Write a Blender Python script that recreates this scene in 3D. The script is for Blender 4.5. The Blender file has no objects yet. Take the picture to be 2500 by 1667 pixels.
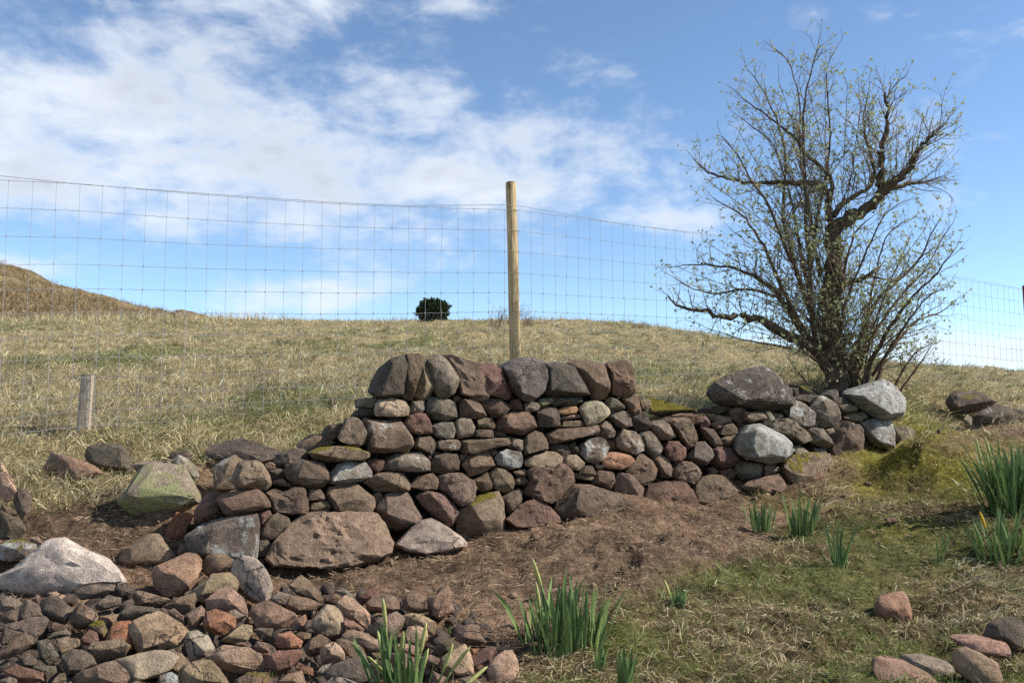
import bpy, math, random
import numpy as np
from mathutils import Vector
R = math.radians
# ---------------------------------------------------------------- camera, sky, sun, exposure
SC = bpy.context.scene
COL = SC.collection
W0, H0, F = 2500.0, 1667.0, 2222.0
PITCH = R(5.0)
EYE = np.array([0.0, 0.0, 1.0])
FWD = np.array([0, math.cos(PITCH), math.sin(PITCH)])
UPV = np.array([0, -math.sin(PITCH), math.cos(PITCH)])
RGT = np.array([1.0, 0, 0])
cam_d = bpy.data.cameras.new('camera')
cam_d.lens = 32.0; cam_d.sensor_width = 36.0; cam_d.clip_start = 0.05; cam_d.clip_end = 3000
cam = bpy.data.objects.new('camera', cam_d); COL.objects.link(cam)
cam.location = EYE; cam.rotation_euler = (R(90) + PITCH, 0, 0)
SC.camera = cam
SUN_EL, SUN_AZ = R(40), R(92)           # azimuth clockwise from +Y
sun_vec = Vector((math.sin(SUN_AZ) * math.cos(SUN_EL), math.cos(SUN_AZ) * math.cos(SUN_EL), math.sin(SUN_EL)))
sd = bpy.data.lights.new('sun', 'SUN'); sd.energy = 5.0; sd.angle = R(0.53); sd.color = (1.0, 0.95, 0.87)
so = bpy.data.objects.new('sun', sd); COL.objects.link(so); so.location = sun_vec * 50
so.rotation_euler = sun_vec.to_track_quat('Z', 'Y').to_euler()
SC.view_settings.view_transform = 'Standard'; SC.view_settings.look = 'None'
SC.view_settings.exposure = 0.62; SC.view_settings.gamma = 1.0; SC.view_settings.use_curve_mapping = False
SC.cycles.use_denoising = False; SC.cycles.max_bounces = 6; SC.cycles.transparent_max_bounces = 8

def ray(u, v):
    u = np.asarray(u, float); v = np.asarray(v, float)
    return FWD + ((u - W0 / 2) / F)[..., None] * RGT + ((H0 / 2 - v) / F)[..., None] * UPV
def P(u, v, d):
    return EYE + ray(u, v) * np.asarray(d, float)[..., None]
def proj(X):
    q = X - EYE; d = q @ FWD; d = np.where(d < .05, .05, d)
    return W0 / 2 + F * (q @ RGT) / d, H0 / 2 - F * (q @ UPV) / d, d
def azel(u, v):
    r = ray(u, v); r = r / np.linalg.norm(r)
    return math.atan2(r[0], r[1]), math.asin(r[2])

# node helpers
class NT:
    def __init__(s, tree): s.t = tree; s.n = tree.nodes; s.l = tree.links
    def new(s, typ, **kw):
        n = s.n.new(typ)
        for k, v in kw.items(): setattr(n, k, v)
        return n
    def link(s, a, b): s.l.new(a, b)
    def put(s, sock, val):
        if hasattr(val, 'is_output'): s.l.new(val, sock)
        else: sock.default_value = val
    def math(s, op, a, b=0.0, c=None, clamp=False):
        n = s.new('ShaderNodeMath', operation=op); n.use_clamp = clamp
        s.put(n.inputs[0], a); s.put(n.inputs[1], b)
        if c is not None: s.put(n.inputs[2], c)
        return n.outputs[0]
    def vmath(s, op, a, b=(0, 0, 0), out=0):
        n = s.new('ShaderNodeVectorMath', operation=op)
        s.put(n.inputs[0], a); s.put(n.inputs[1], b)
        return n.outputs[out]
    def noise(s, vec, scale, detail=5, rough=.55, dist=0.0, out=0):
        n = s.new('ShaderNodeTexNoise'); s.put(n.inputs['Vector'], vec)
        n.inputs['Scale'].default_value = scale; n.inputs['Detail'].default_value = detail
        n.inputs['Roughness'].default_value = rough; n.inputs['Distortion'].default_value = dist
        return n.outputs[out]
    def mix(s, f, a, b, mode='MIX'):
        n = s.new('ShaderNodeMix', data_type='RGBA', blend_type=mode)
        s.put(n.inputs[0], f); s.put(n.inputs[6], a); s.put(n.inputs[7], b)
        return n.outputs[2]
    def step(s, x, a, b, smooth=True):
        n = s.new('ShaderNodeMapRange'); n.interpolation_type = 'SMOOTHSTEP' if smooth else 'LINEAR'
        s.put(n.inputs[0], x); s.put(n.inputs[1], a); s.put(n.inputs[2], b)
        n.inputs[3].default_value = 0; n.inputs[4].default_value = 1
        return n.outputs[0]

world = bpy.data.worlds.new('World'); SC.world = world; world.use_nodes = True
w = NT(world.node_tree); w.n.clear()
sky = w.new('ShaderNodeTexSky', sky_type='NISHITA'); sky.sun_disc = False
sky.sun_elevation = SUN_EL; sky.sun_rotation = SUN_AZ
sky.altitude = 200; sky.air_density = 0.7; sky.dust_density = 0.0; sky.ozone_density = 1.2
tc = w.new('ShaderNodeTexCoord'); sep = w.new('ShaderNodeSeparateXYZ'); w.link(tc.outputs['Generated'], sep.inputs[0])
X, Y, Z = sep.outputs
az = w.math('ARCTAN2', X, Y); el = w.math('ARCSINE', Z)
cmb = w.new('ShaderNodeCombineXYZ'); w.link(az, cmb.inputs[0]); w.link(el, cmb.inputs[1]); AE = cmb.outputs[0]
den = w.math('ADD', w.math('ABSOLUTE', Z), .22)
cmb2 = w.new('ShaderNodeCombineXYZ'); w.link(w.math('DIVIDE', X, den), cmb2.inputs[0]); w.link(w.math('DIVIDE', Y, den), cmb2.inputs[1]); PL = cmb2.outputs[0]
# cloud banks: direction, angular size, weight
BLOBS = [(130, 260, 300, 150, 1.05), (560, 330, 330, 190, 1.0), (150, 440, 330, 80, .7), (720, -10, 300, 70, .9),
         (1120, 225, 260, 75, .7), (1350, 455, 360, 85, .95), (980, 400, 330, 120, .8), (300, 90, 260, 40, .6),
         (770, 722, 170, 46, 1.7), (1120, 640, 160, 35, .35), (1450, 320, 240, 50, .6), (1720, 530, 190, 32, .65),
         (2420, 860, 260, 52, 1.25), (1800, 850, 240, 34, .9), (60, 655, 130, 34, .9), (1130, 10, 120, 40, .5), (700, 560, 500, 40, .45)]
tot = None
for (u, v, su, sv, wt) in BLOBS:
    a, e = azel(u, v)
    d = w.vmath('MULTIPLY', w.vmath('SUBTRACT', AE, (a, e, 0)), (F / su, F / sv, 0))
    g = w.math('POWER', .3679, w.vmath('DOT_PRODUCT', d, d, 1))
    g = w.math('MULTIPLY', g, wt)
    tot = g if tot is None else w.math('ADD', tot, g)
n_big = w.noise(PL, 1.6, 8, .58, .4)
cell = w.vmath('MULTIPLY', AE, (1.0, 1.9, 1.0))
n_mid = w.noise(cell, 8.0, 9, .60, .25)
n_fine = w.noise(cell, 30.0, 6, .6, .2)
outside = w.math('MULTIPLY', w.step(w.math('ABSOLUTE', az), .62, .9), .35)
field = w.math('ADD', w.math('MULTIPLY', w.math('MINIMUM', tot, 1.25), .66), w.math('MULTIPLY', w.math('SUBTRACT', n_mid, .5), 2.3))
field = w.math('ADD', field, w.math('MULTIPLY', w.math('SUBTRACT', n_big, .5), .7))
field = w.math('ADD', field, w.math('MULTIPLY', w.math('SUBTRACT', n_fine, .5), .6))
field = w.math('ADD', field, outside)
mask = w.math('MULTIPLY', w.step(field, .08, 1.05), .90)
thick = w.step(field, .45, 1.35)
shade = w.noise(cell, 5.0, 6, .55, .3)
lowb = w.step(el, .02, .075)      # flat grey bases of the far cumulus, white tops
sh = w.math('MULTIPLY', thick, w.step(shade, .36, .60))
ccol = w.mix(sh, (.61, .645, .70, 1), (.40, .43, .49, 1))
bg1 = w.new('ShaderNodeBackground'); w.link(w.mix(1.0, sky.outputs[0], (.93, 1.0, 1.0, 1), 'MULTIPLY'), bg1.inputs[0]); bg1.inputs[1].default_value = .134
bg2 = w.new('ShaderNodeBackground'); w.link(ccol, bg2.inputs[0]); bg2.inputs[1].default_value = 1.0
mx = w.new('ShaderNodeMixShader'); w.link(mask, mx.inputs[0]); w.link(bg1.outputs[0], mx.inputs[1]); w.link(bg2.outputs[0], mx.inputs[2])
wo = w.new('ShaderNodeOutputWorld'); w.link(mx.outputs[0], wo.inputs[0])

# ---------------------------------------------------------------- numpy noise
def _h(i, j, k, s):
    n = (i.astype(np.int64) * 374761393 + j.astype(np.int64) * 668265263 + k.astype(np.int64) * 2147483647 + s * 1274126177) & 0xffffffff
    n = ((n ^ (n >> 13)) * 1274126177) & 0xffffffff
    n = ((n ^ (n >> 16)) * 2246822519) & 0xffffffff
    return ((n ^ (n >> 15)) & 0xffff) / 32767.5 - 1.0
def vn(Q, s=0):
    Q = np.asarray(Q, float); I = np.floor(Q); fr = Q - I; fr = fr * fr * (3 - 2 * fr)
    i, j, k = I[:, 0], I[:, 1], I[:, 2]; x, y, z = fr.T
    o = 0
    for a in (0, 1):
        for b in (0, 1):
            for c in (0, 1):
                o = o + _h(i + a, j + b, k + c, s) * (x if a else 1 - x) * (y if b else 1 - y) * (z if c else 1 - z)
    return o
def fbm(Q, s=0, oct=4, gain=.5):
    o = 0; a = 1.0; Q = np.asarray(Q, float)
    for k in range(oct): o = o + a * vn(Q * 2.03 ** k + 17.3 * k, s + k); a *= gain
    return o
def n2(x, y, sc, s=0, oct=3): return fbm(np.stack([np.ravel(x) * sc, np.ravel(y) * sc, np.zeros(np.size(x))], 1), s, oct).reshape(np.shape(x))
def sst(x, a, b):
    t = np.clip((x - a) / (b - a), 0, 1); return t * t * (3 - 2 * t)

# ---------------------------------------------------------------- object helpers
def link(name, mesh, mat=None, parent=None):
    o = bpy.data.objects.new(name, mesh); COL.objects.link(o)
    if mat is not None and not mesh.materials: mesh.materials.append(mat)
    if parent is not None: o.parent = parent
    return o
def tag(o, label=None, cat=None, group=None, kind=None):
    for k, v in (('label', label), ('category', cat), ('group', group), ('kind', kind)):
        if v: o[k] = v
    return o
def empty(name, loc=(0, 0, 0)):
    o = bpy.data.objects.new(name, None); COL.objects.link(o); o.location = loc; o.empty_display_size = .1
    return o
def raw_mesh(name, V, faces, smooth=True):
    me = bpy.data.meshes.new(name); V = np.asarray(V, np.float32)
    me.from_pydata(V.tolist(), [], [tuple(int(i) for i in f) for f in faces])
    if smooth: me.polygons.foreach_set('use_smooth', np.ones(len(me.polygons), bool))
    me.update(); return me
def fast_mesh(name, V, L, starts, totals, col=None, smooth=False):
    me = bpy.data.meshes.new(name); V = np.asarray(V, np.float32)
    me.vertices.add(len(V)); me.vertices.foreach_set('co', V.ravel())
    me.loops.add(len(L)); me.loops.foreach_set('vertex_index', np.asarray(L, np.int32))
    me.polygons.add(len(starts)); me.polygons.foreach_set('loop_start', np.asarray(starts, np.int32))
    me.polygons.foreach_set('loop_total', np.asarray(totals, np.int32))
    if smooth: me.polygons.foreach_set('use_smooth', np.ones(len(starts), bool))
    me.update(calc_edges=True)
    if col is not None:
        at = me.color_attributes.new('Col', 'FLOAT_COLOR', 'POINT')
        c = np.ones((len(V), 4), np.float32); c[:, :3] = col; at.data.foreach_set('color', c.ravel())
    return me
class Tubes:
    def __init__(s): s.V = []; s.Fq = []; s.n = 0
    def add(s, pts, rad, sides=5, cap=True):
        pts = np.asarray(pts, float); m = len(pts); rad = np.broadcast_to(np.asarray(rad, float), (m,))
        t = np.gradient(pts, axis=0); t /= np.linalg.norm(t, axis=1)[:, None] + 1e-9
        ref = np.array([0, 0, 1.0]) if abs(t[0, 2]) < .9 else np.array([1.0, 0, 0])
        a = np.cross(t, ref); a /= np.linalg.norm(a, axis=1)[:, None] + 1e-9; b = np.cross(t, a)
        ang = np.arange(sides) * 2 * math.pi / sides
        ring = pts[:, None] + rad[:, None, None] * (np.cos(ang)[None, :, None] * a[:, None] + np.sin(ang)[None, :, None] * b[:, None])
        s.V.append(ring.reshape(-1, 3)); o = s.n
        i = np.arange(m - 1)[:, None] * sides; j = np.arange(sides)[None]; j2 = (j + 1) % sides
        q = np.stack([o + i + j, o + i + j2, o + i + sides + j2, o + i + sides + j], -1).reshape(-1, 4)
        s.Fq += q.tolist()
        if cap: s.Fq.append(list(range(o + sides - 1, o - 1, -1))); s.Fq.append(list(range(o + (m - 1) * sides, o + m * sides)))
        s.n += m * sides
    def mesh(s, name, smooth=True, offset=(0, 0, 0)):
        return raw_mesh(name, np.concatenate(s.V) - np.asarray(offset), s.Fq, smooth)
# ---------------------------------------------------------------- materials
def mat(name):
    m = bpy.data.materials.new(name); m.use_nodes = True
    t = NT(m.node_tree); bs = m.node_tree.nodes['Principled BSDF']; bs.inputs['Specular IOR Level'].default_value = .25
    return m, t, bs
def stone_material():
    m, t, bs = mat('weathered_stone')
    oi = t.new('ShaderNodeObjectInfo'); tcn = t.new('ShaderNodeTexCoord'); geo = t.new('ShaderNodeNewGeometry')
    off = t.math('MULTIPLY', oi.outputs['Random'], 60.0)
    cb = t.new('ShaderNodeCombineXYZ')
    for k in range(3): t.link(off, cb.inputs[k])
    v = t.vmath('ADD', tcn.outputs['Object'], cb.outputs[0])
    def attr(n):
        a = t.new('ShaderNodeAttribute', attribute_type='OBJECT', attribute_name=n); return a.outputs['Fac']
    lich, moss, yel, smo, rust = attr('lichen'), attr('moss'), attr('yellow'), attr('smoothness'), attr('rust')
    rough = t.math('SUBTRACT', 1.0, smo)
    r2 = t.math('FRACT', t.math('MULTIPLY', oi.outputs['Random'], 13.7)); r3 = t.math('FRACT', t.math('MULTIPLY', oi.outputs['Random'], 41.3))
    grain = t.math('MULTIPLY', rough, t.math('ADD', .15, t.math('MULTIPLY', r2, .85)))
    n1 = t.noise(v, 5.0, 6, .6, .3); n2_ = t.noise(v, 26.0, 8, .68); n3 = t.noise(v, 120.0, 4, .7)
    vor = t.new('ShaderNodeTexVoronoi'); t.link(v, vor.inputs['Vector']); vor.inputs['Scale'].default_value = 75
    base = oi.outputs['Color']
    dark = t.mix(1.0, base, (.46, .44, .43, 1), 'MULTIPLY'); lite = t.mix(1.0, base, (1.45, 1.38, 1.32, 1), 'MULTIPLY')
    c = t.mix(t.step(n1, .30, .70), dark, lite)
    c = t.mix(t.math('MULTIPLY', t.step(n2_, .36, .66), .75), t.mix(.65, c, dark), t.mix(.5, c, lite))
    c = t.mix(t.math('MULTIPLY', t.step(n3, .56, .70), t.math('MULTIPLY', grain, .6)), c, t.mix(.5, base, (.42, .35, .30, 1)))
    c = t.mix(t.math('MULTIPLY', t.step(n3, .46, .36), t.math('MULTIPLY', grain, .7)), c, (.035, .03, .028, 1))
    # dark weathering patches and hairline fractures
    n5 = t.noise(v, 2.6, 5, .6, .6)
    c = t.mix(t.math('MULTIPLY', t.step(n5, .50, .66), t.math('ADD', .15, t.math('MULTIPLY', r3, .45))), c, t.mix(1.0, c, (.38, .36, .36, 1), 'MULTIPLY'))
    vc = t.new('ShaderNodeTexVoronoi', feature='DISTANCE_TO_EDGE'); vc.inputs['Scale'].default_value = 5.5
    t.link(t.vmath('ADD', v, t.vmath('MULTIPLY', t.noise(v, 9.0, 5, .6, 0, 1), (.16, .16, .16))), vc.inputs['Vector'])
    crack = t.math('MULTIPLY', t.step(vc.outputs[0], .022, .004), t.math('MULTIPLY', t.step(n1, .44, .56), t.step(r3, .35, .6)))
    c = t.mix(t.math('MULTIPLY', crack, .8), c, (.03, .026, .024, 1))
    # rusty stain
    c = t.mix(t.math('MULTIPLY', rust, t.step(t.noise(v, 8.0, 5, .6), .42, .6)), c, (.30, .11, .035, 1))
    # crusty pale lichen
    ln = t.noise(v, 10.0, 9, .72, .5)
    thr = t.math('SUBTRACT', .74, t.math('MULTIPLY', lich, .36))
    lm = t.math('MULTIPLY', t.step(ln, thr, t.math('ADD', thr, .09)), t.math('GREATER_THAN', lich, .02))
    lm = t.math('MULTIPLY', lm, t.math('ADD', .45, t.math('MULTIPLY', t.step(n2_, .38, .60), .55)))
    lcol = t.mix(t.step(n1, .35, .65), (.34, .335, .31, 1), (.58, .57, .53, 1))
    c = t.mix(lm, c, lcol)
    yn = t.noise(v, 6.0, 8, .65, .4)
    yth = t.math('SUBTRACT', .80, t.math('MULTIPLY', yel, .42))
    ym = t.math('MULTIPLY', t.step(yn, yth, t.math('ADD', yth, .08)), t.math('GREATER_THAN', yel, .02))
    ym = t.math('MULTIPLY', ym, t.math('ADD', .4, t.math('MULTIPLY', t.step(n2_, .35, .6), .6)))
    c = t.mix(ym, c, t.mix(n3, (.26, .28, .10, 1), (.43, .43, .20, 1)))
    sx = t.new('ShaderNodeSeparateXYZ'); t.link(geo.outputs['Normal'], sx.inputs[0])
    mn = t.math('ADD', t.math('MULTIPLY', sx.outputs[2], .45), t.math('MULTIPLY', t.noise(v, 9.0, 6, .6), 1.1))
    mth = t.math('SUBTRACT', 1.32, t.math('MULTIPLY', moss, .85))
    mm = t.math('MULTIPLY', t.step(mn, mth, t.math('ADD', mth, .12)), t.math('GREATER_THAN', moss, .02))
    mcol = t.mix(t.noise(v, 60.0, 4, .7), (.05, .05, .008, 1), (.36, .29, .03, 1))
    c = t.mix(mm, c, mcol)
    t.link(c, bs.inputs['Base Color']); bs.inputs['Roughness'].default_value = .88
    h = t.math('ADD', t.math('MULTIPLY', n2_, .85), t.math('MULTIPLY', n3, .42))
    h = t.math('ADD', t.math('MULTIPLY', h, t.math('ADD', .18, t.math('MULTIPLY', rough, .82))), t.math('MULTIPLY', n1, .5))
    h = t.math('SUBTRACT', h, t.math('MULTIPLY', crack, .5)); h = t.math('ADD', h, t.math('MULTIPLY', lm, .10)); h = t.math('ADD', h, t.math('MULTIPLY', t.math('MULTIPLY', mm, t.noise(v, 90.0, 3, .7)), .9))
    bp = t.new('ShaderNodeBump'); bp.inputs['Strength'].default_value = 1.0; bp.inputs['Distance'].default_value = .05
    t.link(h, bp.inputs['Height']); t.link(bp.outputs[0], bs.inputs['Normal'])
    return m
M_STONE = stone_material()
def ground_material():
    m, t, bs = mat('moor_ground')
    a = t.new('ShaderNodeVertexColor', layer_name='Col'); geo = t.new('ShaderNodeNewGeometry'); v = geo.outputs['Position']
    n1 = t.noise(v, 3.0, 6, .65); n2_ = t.noise(v, 22.0, 8, .7); n3 = t.noise(v, 110.0, 5, .7)
    c = t.mix(t.step(n1, .3, .7), t.mix(1, a.outputs[0], (.62, .62, .60, 1), 'MULTIPLY'), t.mix(1, a.outputs[0], (1.25, 1.22, 1.18, 1), 'MULTIPLY'))
    c = t.mix(t.step(n2_, .38, .64), t.mix(1, c, (.45, .42, .40, 1), 'MULTIPLY'), c)
    c = t.mix(t.math('MULTIPLY', t.step(n3, .58, .72), .5), c, t.mix(1, c, (1.9, 1.75, 1.5, 1), 'MULTIPLY'))
    t.link(c, bs.inputs['Base Color']); bs.inputs['Roughness'].default_value = .95; bs.inputs['Specular IOR Level'].default_value = .1
    bp = t.new('ShaderNodeBump'); bp.inputs['Strength'].default_value = 1.0; bp.inputs['Distance'].default_value = .05
    t.link(t.math('ADD', t.math('MULTIPLY', n2_, .7), t.math('MULTIPLY', n3, .35)), bp.inputs['Height']); t.link(bp.outputs[0], bs.inputs['Normal'])
    return m
M_GROUND = ground_material()
def blade_material(name, trans=.3, rough=.65):
    m, t, bs = mat(name)
    a = t.new('ShaderNodeVertexColor', layer_name='Col')
    t.link(a.outputs[0], bs.inputs['Base Color']); bs.inputs['Roughness'].default_value = rough
    tr = t.new('ShaderNodeBsdfTranslucent'); t.link(a.outputs[0], tr.inputs[0])
    mxs = t.new('ShaderNodeMixShader'); mxs.inputs[0].default_value = trans
    out = m.node_tree.nodes['Material Output']
    t.link(bs.outputs[0], mxs.inputs[1]); t.link(tr.outputs[0], mxs.inputs[2]); t.link(mxs.outputs[0], out.inputs[0])
    return m
M_BLADE = blade_material('grass_blades')
def simple(name, col, rough=.7, nscale=30.0, amp=.5, bump=.3, stretch=(1, 1, 1), dist=.01, metal=0.0, trans=0.0):
    m, t, bs = mat(name)
    tcn = t.new('ShaderNodeTexCoord'); v = t.vmath('MULTIPLY', tcn.outputs['Object'], stretch)
    n = t.noise(v, nscale, 7, .65)
    lo = tuple(c * (1 - amp) for c in col) + (1,); hi = tuple(min(1, c * (1 + amp)) for c in col) + (1,)
    c = t.mix(t.step(n, .3, .7), lo, hi)
    t.link(c, bs.inputs['Base Color']); bs.inputs['Roughness'].default_value = rough; bs.inputs['Metallic'].default_value = metal
    if bump:
        bp = t.new('ShaderNodeBump'); bp.inputs['Strength'].default_value = bump; bp.inputs['Distance'].default_value = dist
        t.link(n, bp.inputs['Height']); t.link(bp.outputs[0], bs.inputs['Normal'])
    if trans:
        tr = t.new('ShaderNodeBsdfTranslucent'); t.link(c, tr.inputs[0]); mxs = t.new('ShaderNodeMixShader'); mxs.inputs[0].default_value = trans
        t.link(bs.outputs[0], mxs.inputs[1]); t.link(tr.outputs[0], mxs.inputs[2]); t.link(mxs.outputs[0], m.node_tree.nodes['Material Output'].inputs[0])
    return m
M_TIMBER = simple('new_timber', (.41, .30, .16), .75, 6.0, .42, .8, (16, 16, 1.0), .01)
def _knots(m):
    t = NT(m.node_tree); bs = m.node_tree.nodes['Principled BSDF']; c = bs.inputs['Base Color'].links[0].from_socket
    tcn = t.new('ShaderNodeTexCoord'); v = t.vmath('MULTIPLY', tcn.outputs['Object'], (9, 9, 3.2))
    vo = t.new('ShaderNodeTexVoronoi'); t.link(v, vo.inputs['Vector']); vo.inputs['Scale'].default_value = 1.0
    k = t.step(vo.outputs[0], .20, .08); st = t.step(t.noise(t.vmath('MULTIPLY', tcn.outputs['Object'], (60, 60, 1.6)), 1.0, 4, .6), .60, .72)
    c = t.mix(t.math('MULTIPLY', k, .75), c, (.13, .075, .035, 1)); c = t.mix(t.math('MULTIPLY', st, .7), c, (.12, .08, .045, 1)); t.link(c, bs.inputs['Base Color'])
_knots(M_TIMBER)
M_OLDWOOD = simple('old_timber', (.36, .29, .22), .9, 7.0, .35, .7, (16, 16, 1.5), .008)
M_REDPOST = simple('stained_post', (.16, .045, .06), .8, 8.0, .3, .4, (12, 12, 1.2), .006)
M_ENDGRAIN = simple('end_grain', (.10, .075, .05), .9, 40.0, .4, .3)
M_WIRE = simple('galvanised_wire', (.25, .255, .26), .6, 60.0, .15, 0, metal=.15)
M_BARK = simple('bark', (.10, .072, .05), .92, 10.0, .55, 1.0, (6, 6, 1.2), .02)
M_TWIG = simple('twig_bark', (.19, .135, .085), .85, 25.0, .4, .2, (3, 3, 1))
M_BUD = simple('young_leaf', (.38, .41, .21), .55, 60.0, .3, 0, trans=.35)
M_DAFF = simple('daffodil_leaf', (.105, .165, .058), .38, 14.0, .35, .15, (8, 8, 1), trans=.22)
M_DAFFPALE = simple('daffodil_stem', (.17, .24, .075), .5, 14.0, .25, .1, (8, 8, 1), trans=.15)
M_DAFFBUD = simple('daffodil_bud', (.44, .43, .16), .55, 20.0, .25, .1, (8, 8, 1), trans=.2)
M_DAFFYEL = simple('daffodil_petal', (.62, .42, .03), .6, 20.0, .2, 0, trans=.2)
M_HOLLY = simple('dark_evergreen', (.030, .046, .018), .5, 30.0, .5, 0, trans=.1)
M_CORE = simple('wall_rubble', (.07, .058, .05), .95, 18.0, .5, 1.0, dist=.05)
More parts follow.
